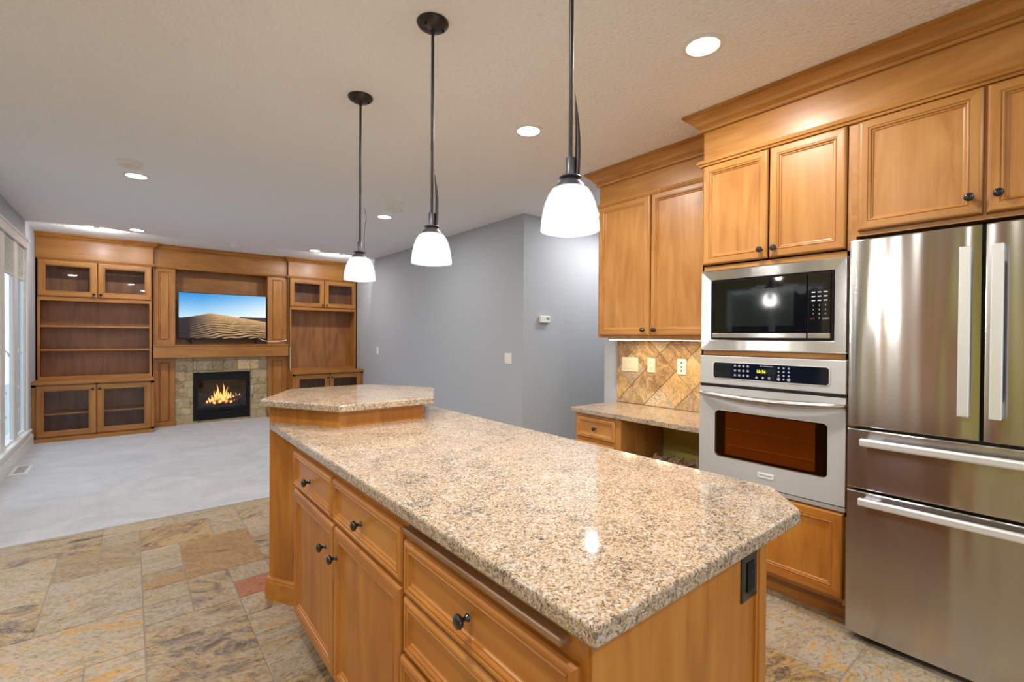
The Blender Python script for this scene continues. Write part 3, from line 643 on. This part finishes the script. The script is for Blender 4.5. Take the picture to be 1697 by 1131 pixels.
text('FRIGIDAIRE', .0125, FX(CX-.0317), 1.077, .6335, 0, plain('grey_print', (.08, .08, .09), .5), 'badge_lettering', bd)
# ------------------------------------------------------------------ desk and its wall cabinet
dk = thing('desk_cabinet', 'low maple drawer cabinet under the left end of the desk counter', 'cabinet', (2.95, 2.3, 0))
DX = 2.70; F = FX(DX)
part('cabinet_body', MB().box(DX, XR, 2.10, 2.535, .09, .778), [w_z], dk)
part('toe_kick', MB().box(DX+.06, DX+.08, 2.10, 2.53, 0, .09), c_y, dk)
for v0, v1 in ((.60, .755), (.395, .572), (.11, .38)):
    x = door(dk, F, 2.145, 2.515, v0, v1, None, '-x', 'drawer', .018, .036, [w_y, w_y], .006 if v0 < .5 and v0 > .3 else 0); knob(x, F(2.33, (v0+v1)/2, .012), '-x', .9)
single('desk_countertop', MB().prism([(2.672, 1.462), (XR-.001, 1.462), (XR-.001, 2.565), (2.672, 2.565)], .779, .816, .006), m_gran, 'granite desk counter below the small wall cabinet', 'countertop', (2.95, 2.0, .779))
# woven basket in the knee space
bk = thing('woven_basket', 'brown woven basket with loop handles in the knee space under the desk counter', 'basket', (2.98, 1.78, 0))
m = MB(); n = 28
for r in range(11):
    z = .024+r*.0415; pts = [(3.0+(.15+.008*r/9)*math.cos(2*math.pi*i/n), 1.78+(.24+.01*r/9)*math.sin(2*math.pi*i/n), z+.005*math.sin(i*math.pi)) for i in range(n+1)]
    m.tube(pts, .024, 8)
part('basket_wall', m, bumpy('wicker', (.30, .17, .08), 60, .8, .01, .8), bk)
m = MB()
for i in range(150):
    x, y = random.uniform(2.90, 3.12), random.uniform(1.58, 1.98); a = random.uniform(0, 6.28); l = random.uniform(.03, .06); z = .452+random.uniform(0, .035)
    m.tube([(x, y, z), (x+l*math.cos(a), y+l*math.sin(a), z+random.uniform(-.01, .015))], random.uniform(.006, .012), 5)
part('bark_filling', m, bumpy('bark_chips', (.50, .34, .20), 80, .8, .01), bk, 'brown and tan bark pieces', 'stuff')
m = MB(); m.tube([(2.94+.0*i, 2.03, .37+.075*math.sin(math.pi*i/10)) if 0 else (2.95+.009*i, 2.01, .44+.068*math.sin(math.pi*i/10)) for i in range(11)], .009, 8); part('handle', m, plain('rope', (.5, .3, .18), .8), bk)
# wall cabinet above the desk
UX = 2.91; F = FX(UX)
uc = thing('wall_cabinet', 'two-door maple wall cabinet above the desk', 'cabinet', (3.06, 2.0, 1.36))
part('cabinet_body', MB().box(UX, XR-.001, 1.462, 2.50, 1.356, 2.40), [w_z], uc)
door(uc, F, 2.012, 2.480, 1.375, 2.385, (2.055, 1.415), mats=[w_z, w_y]); door(uc, F, 1.500, 2.002, 1.375, 2.385, (1.962, 1.415), mats=[w_z, w_y])
P2 = [(UX, 1.462), (UX, 2.50), (XR, 2.50)]
part('fascia_board', MB().box(UX+.004, XR-.001, 1.462, 2.496, 2.40, ZC-.002), w_y, uc)
part('crown', MB().sweep(P2, crown_prof(2.555, ZC-.001, .088), 1), w_y, uc)
part('bead', MB().sweep(P2, bead_prof(2.388, 2.412, .016), 1), w_y, uc)
ul = thing('under_cabinet_light', 'thin lit strip light under the wall cabinet', 'light', (3.0, 2.0, 1.35))
part('light_body', MB().box(2.985, 3.025, 1.50, 2.46, 1.343, 1.355), m_plate, ul)
part('light_lens', MB().box(2.99, 3.02, 1.51, 2.45, 1.338, 1.343), plain('lit_strip_lens', (1, 1, 1), .5, emit=(1, .86, .62), es=6), ul)
for y in (1.65, 1.95, 2.25): lamp('AREA', (3.005, y, 1.335), 1.0, ul, (1, .78, .48), .12)
# backsplash
polys = []; d = .136
for a in range(-6, 8):
    for b in range(-6, 8):
        if (a+b) % 2: continue
        cy, cz = 2.266+a*d, .965+b*d
        p = clip([(cy+d, cz), (cy, cz+d), (cy-d, cz), (cy, cz-d)], 1.464, 2.548, .817, 1.355)
        if len(p) >= 3:
            g = random.random(); polys.append((p, (1, 1, 1) if g < .5 else ((.78, .72, .68) if g < .75 else (1.08, .98, .80))))
me = tiles('tile_backsplash', polys, lambda u, v, n: (XR-.0005-n-.003, u, v), [m_splash, m_grout], (1.464, 2.548, .817, 1.355), th=.006, base=0, gap=.0018)
o = bpy.data.objects.new('tile_backsplash', me); C.objects.link(o); o['label'] = 'golden travertine backsplash of diagonal tiles above the desk'; o['category'] = 'backsplash'
F = FX(XR-.010)
outlet_plate('light_switch', 'ivory triple rocker switch on the tiled backsplash', F, 2.412, 1.137, .165, .118, m_ivory, ['rocker']*3, '-x')
outlet_plate('power_outlet', 'cream duplex outlet in the middle of the tiled backsplash', F, 2.205, 1.140, .072, .115, m_ivory, ['duplex'], '-x')
outlet_plate('jack_plate', 'white wall plate with dark jacks beside the oven cabinet', F, 1.940, 1.142, .074, .118, m_plate, ['holes'], '-x')
outlet_plate('light_switch', 'white double rocker switch on the grey wall by the hall corner', FX(XR), 4.04, 1.120, .118, .116, m_plate, ['rocker']*2, '-x')
outlet_plate('light_switch', 'small white single switch on the grey wall near the bookcase', FX(XR), 7.55, 1.112, .075, .118, m_plate, ['rocker'], '-x')
th = thing('thermostat', 'small white thermostat on the grey hall wall', 'thermostat', (3.50, 3.79, 1.55))
part('body', MB().box(3.435, 3.585, 3.752, 3.79, 1.512, 1.588, .008, seg=3), m_plate, th); part('screen', MB().box(3.52, 3.565, 3.750, 3.753, 1.545, 1.572), plain('grey_lcd', (.25, .3, .28), .3), th)
# ------------------------------------------------------------------ far wall built-in
YU, YLo = 8.48, 8.19     # front planes of upper and lower cabinets
def bookcase(x0, x1, label, shelves, grp, s):
    t = thing('bookcase', label, 'bookcase', ((x0+x1)/2, 8.5, 0), grp)
    FU, FL = FY(YU), FY(YLo); xm = (x0+x1)/2
    b = MB(); b.box(x0, x1, YLo, YLo+.02, .05, .075).box(x0, x0+.035, YLo, YLo+.02, .05, .72).box(x1-.035, x1, YLo, YLo+.02, .05, .72).box(xm-.02, xm+.02, YLo, YLo+.02, .05, .72).box(x0+.002, x0+.02, YLo+.02, 8.88, .05, .72).box(x1-.02, x1-.002, YLo+.02, 8.88, .05, .72).box(x0, x1, YLo+.02, 8.88, .05, .07).box(x0, x1, YLo, YLo+.02, .69, .72)
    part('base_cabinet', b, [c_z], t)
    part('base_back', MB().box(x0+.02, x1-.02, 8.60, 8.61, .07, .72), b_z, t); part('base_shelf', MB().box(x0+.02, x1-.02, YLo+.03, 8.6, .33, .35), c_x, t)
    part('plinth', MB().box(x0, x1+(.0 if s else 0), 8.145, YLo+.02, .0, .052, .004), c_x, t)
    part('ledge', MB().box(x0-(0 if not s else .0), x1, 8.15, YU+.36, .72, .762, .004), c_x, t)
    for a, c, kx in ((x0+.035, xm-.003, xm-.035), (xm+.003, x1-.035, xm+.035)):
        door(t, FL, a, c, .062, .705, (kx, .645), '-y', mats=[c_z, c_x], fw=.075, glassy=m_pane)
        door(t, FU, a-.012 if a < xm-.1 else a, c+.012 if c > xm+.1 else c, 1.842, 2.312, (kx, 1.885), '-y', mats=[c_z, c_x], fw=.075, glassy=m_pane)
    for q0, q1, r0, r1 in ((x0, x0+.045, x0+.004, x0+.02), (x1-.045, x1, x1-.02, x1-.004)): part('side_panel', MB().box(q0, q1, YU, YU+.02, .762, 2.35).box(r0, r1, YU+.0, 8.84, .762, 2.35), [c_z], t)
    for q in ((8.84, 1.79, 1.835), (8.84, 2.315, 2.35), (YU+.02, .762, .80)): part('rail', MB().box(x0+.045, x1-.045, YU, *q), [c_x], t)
    b = MB(); b.box(x0+.02, x1-.02, 8.80, 8.815, .762, 2.35)
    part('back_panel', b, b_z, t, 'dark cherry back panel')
    for z in shelves: part('shelf', MB().box(x0+.02, x1-.02, YU+.03, 8.80, z-.011, z+.011, .002), c_x, t)
    P = [(x0, YU), (x1, YU)]
    if not s: P = P+[(x1, 8.56)]
    else: P = [(x0, 8.56)]+P
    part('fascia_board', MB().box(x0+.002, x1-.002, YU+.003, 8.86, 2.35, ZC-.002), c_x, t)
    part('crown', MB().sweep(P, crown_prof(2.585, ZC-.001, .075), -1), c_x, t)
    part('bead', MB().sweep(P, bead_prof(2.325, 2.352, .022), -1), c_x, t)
    return t
bookcase(XL+.001, .255, 'left built-in bookcase with open shelves and glass doors beside the windows', (1.452, 1.143), 'built-in bookcases beside the fireplace', 0)
bookcase(2.052, XR-.002, 'right built-in bookcase without shelves against the grey wall', (), 'built-in bookcases beside the fireplace', 1)
fs_ = thing('fireplace_surround', 'maple fireplace surround with pilasters and television niche', 'fireplace surround', (1.155, 8.6, 0))
XA, XB = .256, 2.051; YP = 8.56
def pil(u0, u1, v0, v1, base=False):
    m = MB(); m.panel(FY(YP), u0, u1, v0, v1, [(0, -.28), (0, 0), (.058, 0), (.062, -.014), (.074, -.016), (.084, -.003), (.10, -.003)]) if u1-u0 > .22 else m.panel(FY(YP), u0, u1, v0, v1, [(0, -.28), (0, 0)])
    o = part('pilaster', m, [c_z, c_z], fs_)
    if base: part('plinth', MB().box(u0, u1+.012, YP-.03, YP, 0, .075, .006), c_x, o)
pil(XA, .515, 1.207, 2.335); pil(1.755, XB, 1.207, 2.335); pil(XA, .515, 0, 1.01, True); pil(1.760, XB, 0, 1.01, True)
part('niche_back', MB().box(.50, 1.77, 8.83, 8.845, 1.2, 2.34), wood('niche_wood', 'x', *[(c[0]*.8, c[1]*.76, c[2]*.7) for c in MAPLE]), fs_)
part('mantel', MB().box(XA, XB, 8.455, 8.60, 1.015, 1.207, .003).box(XA, XB, 8.445, 8.84, 1.185, 1.208, .003), c_x, fs_)
part('fascia_board', MB().box(XA, XB, YP-.01, 8.86, 2.335, ZC-.002), c_x, fs_)
part('crown', MB().sweep([(XA, YP-.01), (XB, YP-.01)], crown_prof(2.585, ZC-.001, .07), -1), c_x, fs_)
part('bead', MB().sweep([(XA, YP-.01), (XB, YP-.01)], bead_prof(2.325, 2.355, .028), -1), c_x, fs_)
# stone facing
polys = []; z = 0; row = 0; X0, X1, HX0, HX1, HZ0, HZ1 = .516, 1.759, .742, 1.507, .042, .775
while z < 1.014:
    h = .152 if row % 3 != 1 else .10; x = X0-random.uniform(0, .2)
    while x < X1:
        w = random.choice((.15, .3, .3, .2)); q = clip([(x, z), (x+w, z), (x+w, z+h), (x, z+h)], X0, X1, 0, 1.014)
        if len(q) >= 3:
            g = random.random(); tint = (1, 1, 1) if g < .6 else ((1.08, 1.05, 1.0) if g < .8 else (.86, .84, .8))
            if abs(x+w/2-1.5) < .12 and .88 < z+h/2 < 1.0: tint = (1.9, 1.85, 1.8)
            for r in ((X0, HX0, 0, 2), (HX1, X1, 0, 2), (HX0, HX1, HZ1, 2), (HX0, HX1, 0, HZ0)):
                c = clip(q, *r)
                if len(c) >= 3 and max(p[0] for p in c)-min(p[0] for p in c) > .006 and max(p[1] for p in c)-min(p[1] for p in c) > .006: polys.append((c, tint))
        x += w
    z += h; row += 1
me = tiles('stone_facing', polys, lambda u, v, n: (u, 8.60-n, v), [m_hearth, m_hgrout], (X0, X0+.01, 0, .01), th=.008, base=0, gap=.0012)
o = bpy.data.objects.new('stone_facing', me); C.objects.link(o); o['label'] = 'brown stone tile facing around the firebox'; o['category'] = 'stone tiles'
# fireplace insert
fp = thing('gas_fireplace', 'black gas fireplace with burning logs set in the stone', 'fireplace', (1.125, 8.6, .04))
m = MB(); frame_rect_y = lambda mm, y0, y1, x0, x1, z0, z1, w, wb, wt: mm.box(x0, x0+w, y0, y1, z0, z1, .002).box(x1-w, x1, y0, y1, z0, z1, .002).box(x0+w, x1-w, y0, y1, z0, z0+wb, .002).box(x0+w, x1-w, y0, y1, z1-wt, z1, .002)
frame_rect_y(m, 8.582, 8.61, HX0+.001, HX1-.001, HZ0+.001, HZ1-.001, .022, .020, .022)
part('frame', m, m_mblack, fp)
m = MB(); frame_rect_y(m, 8.588, 8.60, HX0+.023, HX1-.023, .175, .752, .035, .05, .10); part('door_frame', m, m_mblack, fp)
part('louver', MB().box(HX0+.023, HX1-.023, 8.590, 8.60, .062, .108, .002).box(HX0+.023, HX1-.023, 8.590, 8.60, .115, .168, .002), m_mblack, fp)
m = MB(); a, b_, c, e = HX0+.03, HX1-.03, .10, .76
m.add([(a, 8.604, c), (b_, 8.604, c), (b_, 8.604, e), (a, 8.604, e), (a+.06, 8.86, c), (b_-.06, 8.86, c), (b_-.06, 8.86, e), (a+.06, 8.86, e)], [(4, 5, 6, 7), (0, 1, 5, 4), (3, 2, 6, 7), (0, 4, 7, 3), (1, 2, 6, 5)])
part('firebox', m, bumpy('soot_black_brick', (.022, .017, .014), 30, .4, .01), fp)
for x0_, y0_, z0_, x1_, y1_, z1_, r in ((.90, 8.68, .27, 1.40, 8.66, .36, .036), (.92, 8.76, .28, 1.35, 8.78, .30, .04), (.98, 8.70, .34, 1.28, 8.76, .38, .03), (1.16, 8.66, .26, 1.42, 8.70, .38, .028)):
    n = 8; m = MB(); m.tube([(x0_+(x1_-x0_)*i/n+random.uniform(-.004, .004), y0_+(y1_-y0_)*i/n, z0_+(z1_-z0_)*i/n+random.uniform(-.008, .008)) for i in range(n+1)], [r*random.uniform(.85, 1.1) for i in range(n+1)], 10)
    part('log', m, bumpy('charred_log', (.13, .09, .07), 40, .9, .02), fp)
part('ember_bed', MB().prism([(.86, 8.64), (1.42, 8.64), (1.36, 8.84), (.92, 8.84)], .232, .25, 0), bumpy('ember_grate', (.03, .02, .018), 50, .8, .02), fp)
def flame_mat():
    m = bpy.data.materials.new('gas_flame'); m.use_nodes = True; nt = m.node_tree; nt.nodes.clear()
    o = N(nt, 'ShaderNodeOutputMaterial'); em = N(nt, 'ShaderNodeEmission'); tp = N(nt, 'ShaderNodeBsdfTransparent'); lw = N(nt, 'ShaderNodeLayerWeight', i_Blend=.5)
    r = ramp(nt, [(0, (1, .55, .18)), (.35, (1, .26, .04)), (1, (.6, .05, .01))]); L(nt, lw, 'Facing', r, 0); L(nt, r, 0, em, 0); em.inputs[1].default_value = 2.4
    mx = N(nt, 'ShaderNodeMixShader'); a = N(nt, 'ShaderNodeMath', operation='MULTIPLY'); a.inputs[1].default_value = .95; L(nt, lw, 'Facing', a, 0); L(nt, a, 0, mx, 0); L(nt, em, 0, mx, 1); L(nt, tp, 0, mx, 2); L(nt, mx, 0, o, 0)
    return m
m = MB(); m.sm = 180
for x, z, h, w in [(.98, .29, .12, .012), (1.03, .32, .16, .014), (1.07, .33, .25, .016), (1.145, .33, .26, .016), (1.19, .33, .20, .014), (1.25, .31, .13, .012), (1.31, .32, .11, .011), (1.35, .33, .09, .01), (.96, .30, .08, .02), (1.0, .31, .10, .022), (1.05, .33, .18, .026), (1.08, .34, .12, .028), (1.12, .33, .13, .026), (1.16, .33, .18, .026), (1.20, .33, .12, .024), (1.23, .29, .16, .022), (1.29, .31, .09, .02), (1.33, .32, .07, .018), (1.02, .27, .06, .03), (1.10, .28, .07, .04), (1.18, .28, .07, .035), (1.25, .27, .05, .03), (.93, .29, .05, .018), (1.14, .30, .10, .05)]:
    n = 9; ph = random.uniform(0, 6); y = random.uniform(8.645, 8.66)
    m.tube([(x+.018*math.sin(ph+t*4/n)*t/n, y, z+h*t/n) for t in range(n+1)], [max(.0008, w*math.sin(math.pi*min(1, (t+1.2)/(n+1.2)))**.8*(1-.35*t/n)) for t in range(n+1)], 10, flat=1.0)
fl = part('flames', m, flame_mat(), fp, 'orange gas flames', 'stuff')
lamp('POINT', (1.12, 8.66, .44), 2.2, fp, (1, .42, .12), .08)
part('glass_front', MB().box(HX0+.055, HX1-.055, 8.594, 8.597, .22, .66), m_fglass, fp)
# television
tv = thing('television', 'flat television showing sand dunes on the mantel', 'television', (1.146, 8.6, 1.208))
TX0, TX1, TZ0, TZ1 = .548, 1.738, 1.288, 1.992
part('bezel', MB().box(TX0, TX1, 8.560, 8.60, TZ0, TZ1, .003).box(.75, 1.54, 8.60, 8.63, 1.33, 1.75, .01), m_mblack, tv)
def tv_screen():
    nx, nz = 300, 170; x0, x1, z0, z1 = TX0+.010, TX1-.010, TZ0+.016, TZ1-.008; me = bpy.data.meshes.new('screen')
    vs = [(x0+(x1-x0)*i/nx-1.146, 8.5585-8.6, z0+(z1-z0)*j/nz-1.208) for j in range(nz+1) for i in range(nx+1)]
    fs = [(j*(nx+1)+i, j*(nx+1)+i+1, (j+1)*(nx+1)+i+1, (j+1)*(nx+1)+i) for j in range(nz) for i in range(nx)]
    me.from_pydata(vs, [], fs); at = me.attributes.new('picture', 'FLOAT_COLOR', 'POINT')
    s2l = lambda c: tuple((v/255)**2.2 for v in c)
    mix = lambda a, b, t: tuple(p+(q-p)*max(0, min(1, t)) for p, q in zip(a, b))
    cols = []
    for j in range(nz+1):
        for i in range(nx+1):
            u, v = i/nx, 1-j/nz                       # v down from the top
            main = .55-.10*math.exp(-((u-.36)/.24)**2)-.0*u+(.0 if u < .7 else 0)+.055*max(0, min(1, (u-.62)/.38))+.0
            if u < .36: main = .55-.11*math.exp(-((u-.36)/.20)**2)
            else: main = .44+.02*((u-.36)/.3)+.13*max(0, (u-.36)/.64)**1.1
            far = .505-.01*(u-.68) if u > .67 else 9
            if v < min(main, far):
                c = mix((60, 140, 205), (185, 215, 238), v/.52); c = mix(c, (250, 250, 252), (u-.25)*1.05*(.45+v))
            elif v < main: c = (74, 66, 70)
            else:
                dpt = (v-main)/(1-main+1e-6); lit = max(0, min(1, (u-.10)/.32)); lit = max(lit, 1-abs(v-main)/.03 if u > .2 else 0)
                c = mix((62, 56, 60), (205, 165, 115), lit*(1-.25*dpt))
                wv = math.sin(74*math.log(1+2.2*dpt)+u*34+2.2*math.sin(u*7+dpt*5)+1.1*math.sin(u*19-dpt*9)+.5*math.sin(u*41+dpt*23))
                am = min(1, dpt*2.4)
                if wv > .1: c = mix(c, (48, 36, 34), am*.97*min(1, (wv-.1)*2.8)*(.4+.6*lit))
                if .12 < u < .42 and wv < -.75 and dpt > .35: c = mix(c, (150, 125, 105), .6*am)
            cols.append(s2l(c))
    at.data.foreach_set('color', [w for c in cols for w in (*c, 1)])
    m = bpy.data.materials.new('screen_picture'); m.use_nodes = True; nt = m.node_tree; nt.nodes.clear()
    o = N(nt, 'ShaderNodeOutputMaterial'); em = N(nt, 'ShaderNodeEmission'); a = N(nt, 'ShaderNodeAttribute', attribute_name='picture'); L(nt, a, 'Color', em, 0); em.inputs[1].default_value = 1.0
    L(nt, em, 0, o, 0); me.materials.append(m)
    ob = bpy.data.objects.new('screen', me); C.objects.link(ob); ob.parent = tv
tv_screen()
part('logo', MB().box(1.13, 1.165, 8.5575, 8.56, 1.291, 1.298), plain('logo_grey', (.35, .35, .36), .4), tv)
for x in (.70, 1.575):
    part('leg', MB().tube([(x, 8.58, 1.295), (x-.012, 8.52, 1.212)], .006, 8).tube([(x, 8.58, 1.295), (x+.03, 8.66, 1.212)], .006, 8), m_mblack, tv)
m = MB(); m.tube([(1.62, 8.55, 1.30), (1.70, 8.54, 1.265), (1.80, 8.535, 1.245), (1.90, 8.535, 1.25), (1.97, 8.535, 1.262), (2.02, 8.54, 1.268)], .005, 8).lathe([(0, 0), (.012, 0), (.012, .02), (0, .02)], (2.02, 8.54, 1.268), (1, 0, 0), 12)
single('cable', m, m_plate, 'white cable running from the television to the right bookcase side', 'cable', (1.8, 8.54, 1.25))
m = MB(); m.tube([(2.075, 8.472, 1.16), (2.080, 8.470, 1.05), (2.082, 8.470, .92), (2.080, 8.462, .80), (2.079, 8.455, .768)], .004, 8)
single('cable', m, m_plate, 'thin white cable hanging down the front of the right bookcase', 'cable', (2.08, 8.47, .767))
# ------------------------------------------------------------------ ceiling fixtures
def can(x, y, label, power=CAN_W, vis=True):
    t = thing('recessed_light', label, 'ceiling light', (x, y, ZC), 'recessed ceiling lights')
    part('trim_ring', MB().lathe([(.070, -.002), (.090, -.001), (.090, -.006), (.082, -.010), (.070, -.008), (.070, -.002)], (x, y, ZC), (0, 0, 1), 36), m_plate, t)
    part('lens', MB().lathe([(0, -.005), (.071, -.005), (.071, -.003), (0, -.003)], (x, y, ZC), (0, 0, 1), 36), m_lens, t)
    lamp('AREA', (x, y, ZC-.012), power*.35, t, (1, .96, .92), .14)
can(1.975, 1.107, 'large recessed light nearest the crown above the oven'); can(1.947, 2.254, 'recessed light between the near pendant and the wall cabinet')
can(.039, 4.954, 'recessed light at left beside the flat ceiling disc', 32); can(2.151, 4.88, 'recessed light beside the two flat discs near the middle pendant', 32)
can(2.193, 7.507, 'small distant recessed light in front of the right bookcase', 36); can(.064, 7.519, 'small distant recessed light in front of the left bookcase', 36)
can(3.82, 3.32, 'recessed light in the hall ceiling', 9); can(4.35, 3.2, 'unseen recessed light added deeper in the hall ceiling', 40)  # the second, deeper light is added to brighten the hall wall evenly
for x, y in ((.0, 1.1), (-1.0, 2.7), (.3, -1.0), (2.0, -1.2), (-1.6, .4)): can(x, y, 'recessed light added to the kitchen ceiling out of view for fill')  # unseen lights added around the camera as room fill
def spotlet(x, y, label):
    t = thing('accent_light', label, 'ceiling light', (x, y, ZC), 'accent lights by the bookcases')
    part('housing', MB().lathe([(0, 0), (.028, 0), (.028, -.012), (.018, -.02), (0, -.02)], (x, y, ZC), (0, 0, 1), 20), m_plate, t)
    part('bulb', MB().lathe([(0, -.020), (.013, -.022), (.016, -.032), (.010, -.042), (0, -.045)], (x, y, ZC), (0, 0, 1), 16), m_bulb, t)
    l = lamp('SPOT', (x, y+.03, ZC-.075), 12.0, t, (1, .98, .95), .02, 168); l.rotation_euler = (R(96), 0, 0); l.data.spot_blend = .25
spotlet(-.319, 7.636, 'tiny bright accent light in front of the left bookcase crown'); spotlet(2.606, 7.562, 'tiny bright accent light in front of the right bookcase crown')
def disc(x, y, r, h, name, label, cat):
    t = thing(name, label, cat, (x, y, ZC)); part('cover', MB().lathe([(0, 0), (r, 0), (r, -h*.6), (r*.93, -h), (0, -h)], (x, y, ZC), (0, 0, 1), 32), m_plate, t); part('rim', MB().lathe([(r, 0), (r+.006, 0), (r+.006, -.004), (r, -.004)], (x, y, ZC), (0, 0, 1), 32), m_plate, t)
disc(-.003, 4.60, .075, .032, 'smoke_detector', 'flat white round detector beside the left recessed light', 'smoke detector')
disc(2.003, 4.335, .085, .022, 'ceiling_speaker', 'upper of the two flat white discs behind the middle pendant', 'ceiling disc')
disc(2.115, 4.56, .08, .02, 'ceiling_cover', 'lower of the two flat white discs behind the middle pendant', 'ceiling disc')
t = thing('motion_sensor', 'small white dome sensor on the ceiling before the fireplace', 'sensor', (1.14, 7.8, ZC))
part('dome', MB().lathe([(0, -.0), (.05, 0), (.05, -.012), (.045, -.02), (.034, -.04), (.018, -.052), (0, -.055)], (1.14, 7.8, ZC), (0, 0, 1), 24), m_plate, t); part('rim', MB().lathe([(.05, 0), (.058, 0), (.056, -.006), (.05, -.006)], (1.14, 7.8, ZC), (0, 0, 1), 24), m_plate, t)
single('sensor_plate', MB().lathe([(0, 0), (.05, 0), (.05, -.008), (.045, -.010), (0, -.010)], (1.12, 7.42, ZC), (0, 0, 1), 24), m_ceil, 'thin flat plate on the ceiling beside the dome sensor', 'ceiling disc', (1.12, 7.42, ZC))
# pendants
def pendant(x, y, label, wire):
    t = thing('pendant_light', label, 'pendant light', (x, y, ZC), 'pendant lights over the island'); ZB = 1.663
    m = MB(); m.sm = 60; m.lathe([(0, 0), (.064, 0), (.066, -.004), (.062, -.012), (.045, -.024), (.020, -.031), (.009, -.034), (.009, -.045), (0, -.045)], (x, y, ZC), (0, 0, 1), 32); cn = part('canopy', m, m_bronze, t)
    for k in (0, 1): part('canopy_screw', MB().lathe([(0, 0), (.005, 0), (.005, .008), (0, .01)], (x+(.04 if k else -.04), y-.015, ZC-.022), (0, 0, -1), 10), m_mblack, cn)
    part('rod', MB().lathe([(0, 0), (.0062, 0), (.0062, -.50), (.0056, -.503), (.0056, -.80), (0, -.80)], (x, y, ZC-.03), (0, 0, 1), 14), m_bronze, t)
    part('collar', MB().lathe([(0, .0), (.0135, 0), (.0135, .055), (.010, .058), (.0065, .060), (0, .060)], (x, y, ZB+.152), (0, 0, 1), 18), m_nickel, t)
    m = MB(); m.sm = 60; m.lathe([(0, .152), (.030, .154), (.032, .151), (.022, .148), (.026, .144), (.040, .130), (.045, .118), (.040, .117), (0, .117)], (x, y, ZB), (0, 0, 1), 28); part('shade_cap', m, m_nickel, t)
    m = MB(); m.sm = 80; O = [(.040, .124), (.052, .117), (.063, .100), (.072, .078), (.079, .05), (.083, .022), (.0845, 0)]
    m.lathe(O+[(.0825, .001)]+[(r-.003, z-.001) for r, z in O[::-1][1:]], (x, y, ZB), (0, 0, 1), 48); part('glass_shade', m, m_shade, t)
    m = MB(); m.sm = 80; m.lathe([(0, .115), (.012, .112), (.013, .085), (.022, .06), (.024, .04), (.016, .022), (0, .017)], (x, y, ZB), (0, 0, 1), 18); part('bulb', m, m_bulb, t)
    if wire: part('supply_wire', MB().tube([(x+.022, y-.012, ZB+.15), (x+.018, y-.012, ZB+.22), (x+.022, y-.012, ZB+.29), (x+.030, y-.012, ZB+.34), (x+.026, y-.012, ZB+.37), (x+.018, y-.01, ZB+.395)], .0014, 6), m_bronze, t)
    else:
        n = 12; m = MB(); m.tube([(x+.0125+.006*math.sin(math.pi*i/n)-.010*(i/n)**2, y-.013, ZB+.148+.24*i/n) for i in range(n+1)], [max(.0008, .0105*math.cos(math.pi/2*(i/n)**1.6)) for i in range(n+1)], 8, flat=.6); part('cord_cover', m, m_bronze, t)
    lamp('POINT', (x, y, ZB+.035), PEND_W, t, (1, .95, .90), .05)
pendant(.975, .945, 'nearest pendant light hanging over the near end of the island', False)
pendant(.975, 1.74, 'middle pendant light hanging over the island', False)
pendant(.975, 2.53, 'farthest pendant light hanging over the raised bar top', True)
# floor vent on the carpet
fv = thing('floor_vent', 'white floor vent in the carpet under the windows', 'floor vent', (-.83, 6.65, .006))
m = MB(); m.box(-.905, -.77, 6.44, 6.86, .006, .012, .002); part('frame', m, m_white, fv)
m = MB()
for k in range(12): m.box(-.875, -.80, 6.50+k*.0265, 6.508+k*.0265, .012, .0145)
part('slats', m, plain('vent_grey', (.3, .3, .3), .5), fv)
# ------------------------------------------------------------------ dining side, seen only mirrored in the appliances
ch = thing('chandelier', 'chandelier with upturned white glass shades above the dining nook', 'chandelier', (-1.75, 2.75, ZC))
m = MB(); m.lathe([(0, 0), (.06, 0), (.05, -.03), (.01, -.04), (.008, -.62), (.03, -.66), (.03, -.72), (0, -.75)], (-1.75, 2.75, ZC), (0, 0, 1), 20)
for k in range(5):
    a = R(72*k+20); m.tube([(-1.75+r*math.cos(a), 2.75+r*math.sin(a), z) for r, z in ((.02, 1.96), (.12, 1.90), (.22, 1.91), (.28, 1.97))], .008, 8)
part('arms', m, m_bronze, ch)
for k in range(5):
    a = R(72*k+20); m = MB(); m.lathe([(.02, 0), (.055, .02), (.08, .06), (.09, .11), (.087, .11), (.076, .06), (.05, .025), (.02, .006)], (-1.75+.28*math.cos(a), 2.75+.28*math.sin(a), 1.97), (0, 0, 1), 24); part('glass_shade', m, m_shade, ch)
lamp('POINT', (-1.75, 2.75, 2.2), 8, ch, (1, .93, .84), .03)
m = MB(); n = 40
for k in range(7):
    z = -.3+k*.38; m.tube([(-5.2+.12*math.sin(i*2.1+k), 1.6+i*.09, z+.08*math.sin(i*1.7+k*2)) for i in range(n+1)], [.34+.06*math.sin(i*2.9+k*1.3) for i in range(n+1)], 9)
single('hedge', m, bumpy('dark_hedge_leaves', (.035, .05, .02), 14, 1.0, .1), 'dark hedge outside the dining nook window', 'hedge', (-5.2, 3.4, -.3), kind='stuff')
pc = thing('pantry_cabinet', 'tall maple pantry cabinet on the dining side wall', 'cabinet', (-2.5, 1.2, 0))
part('cabinet_body', MB().box(XN+.01, XN+.6, .93, 1.50, 0, 2.4), b_z, pc)
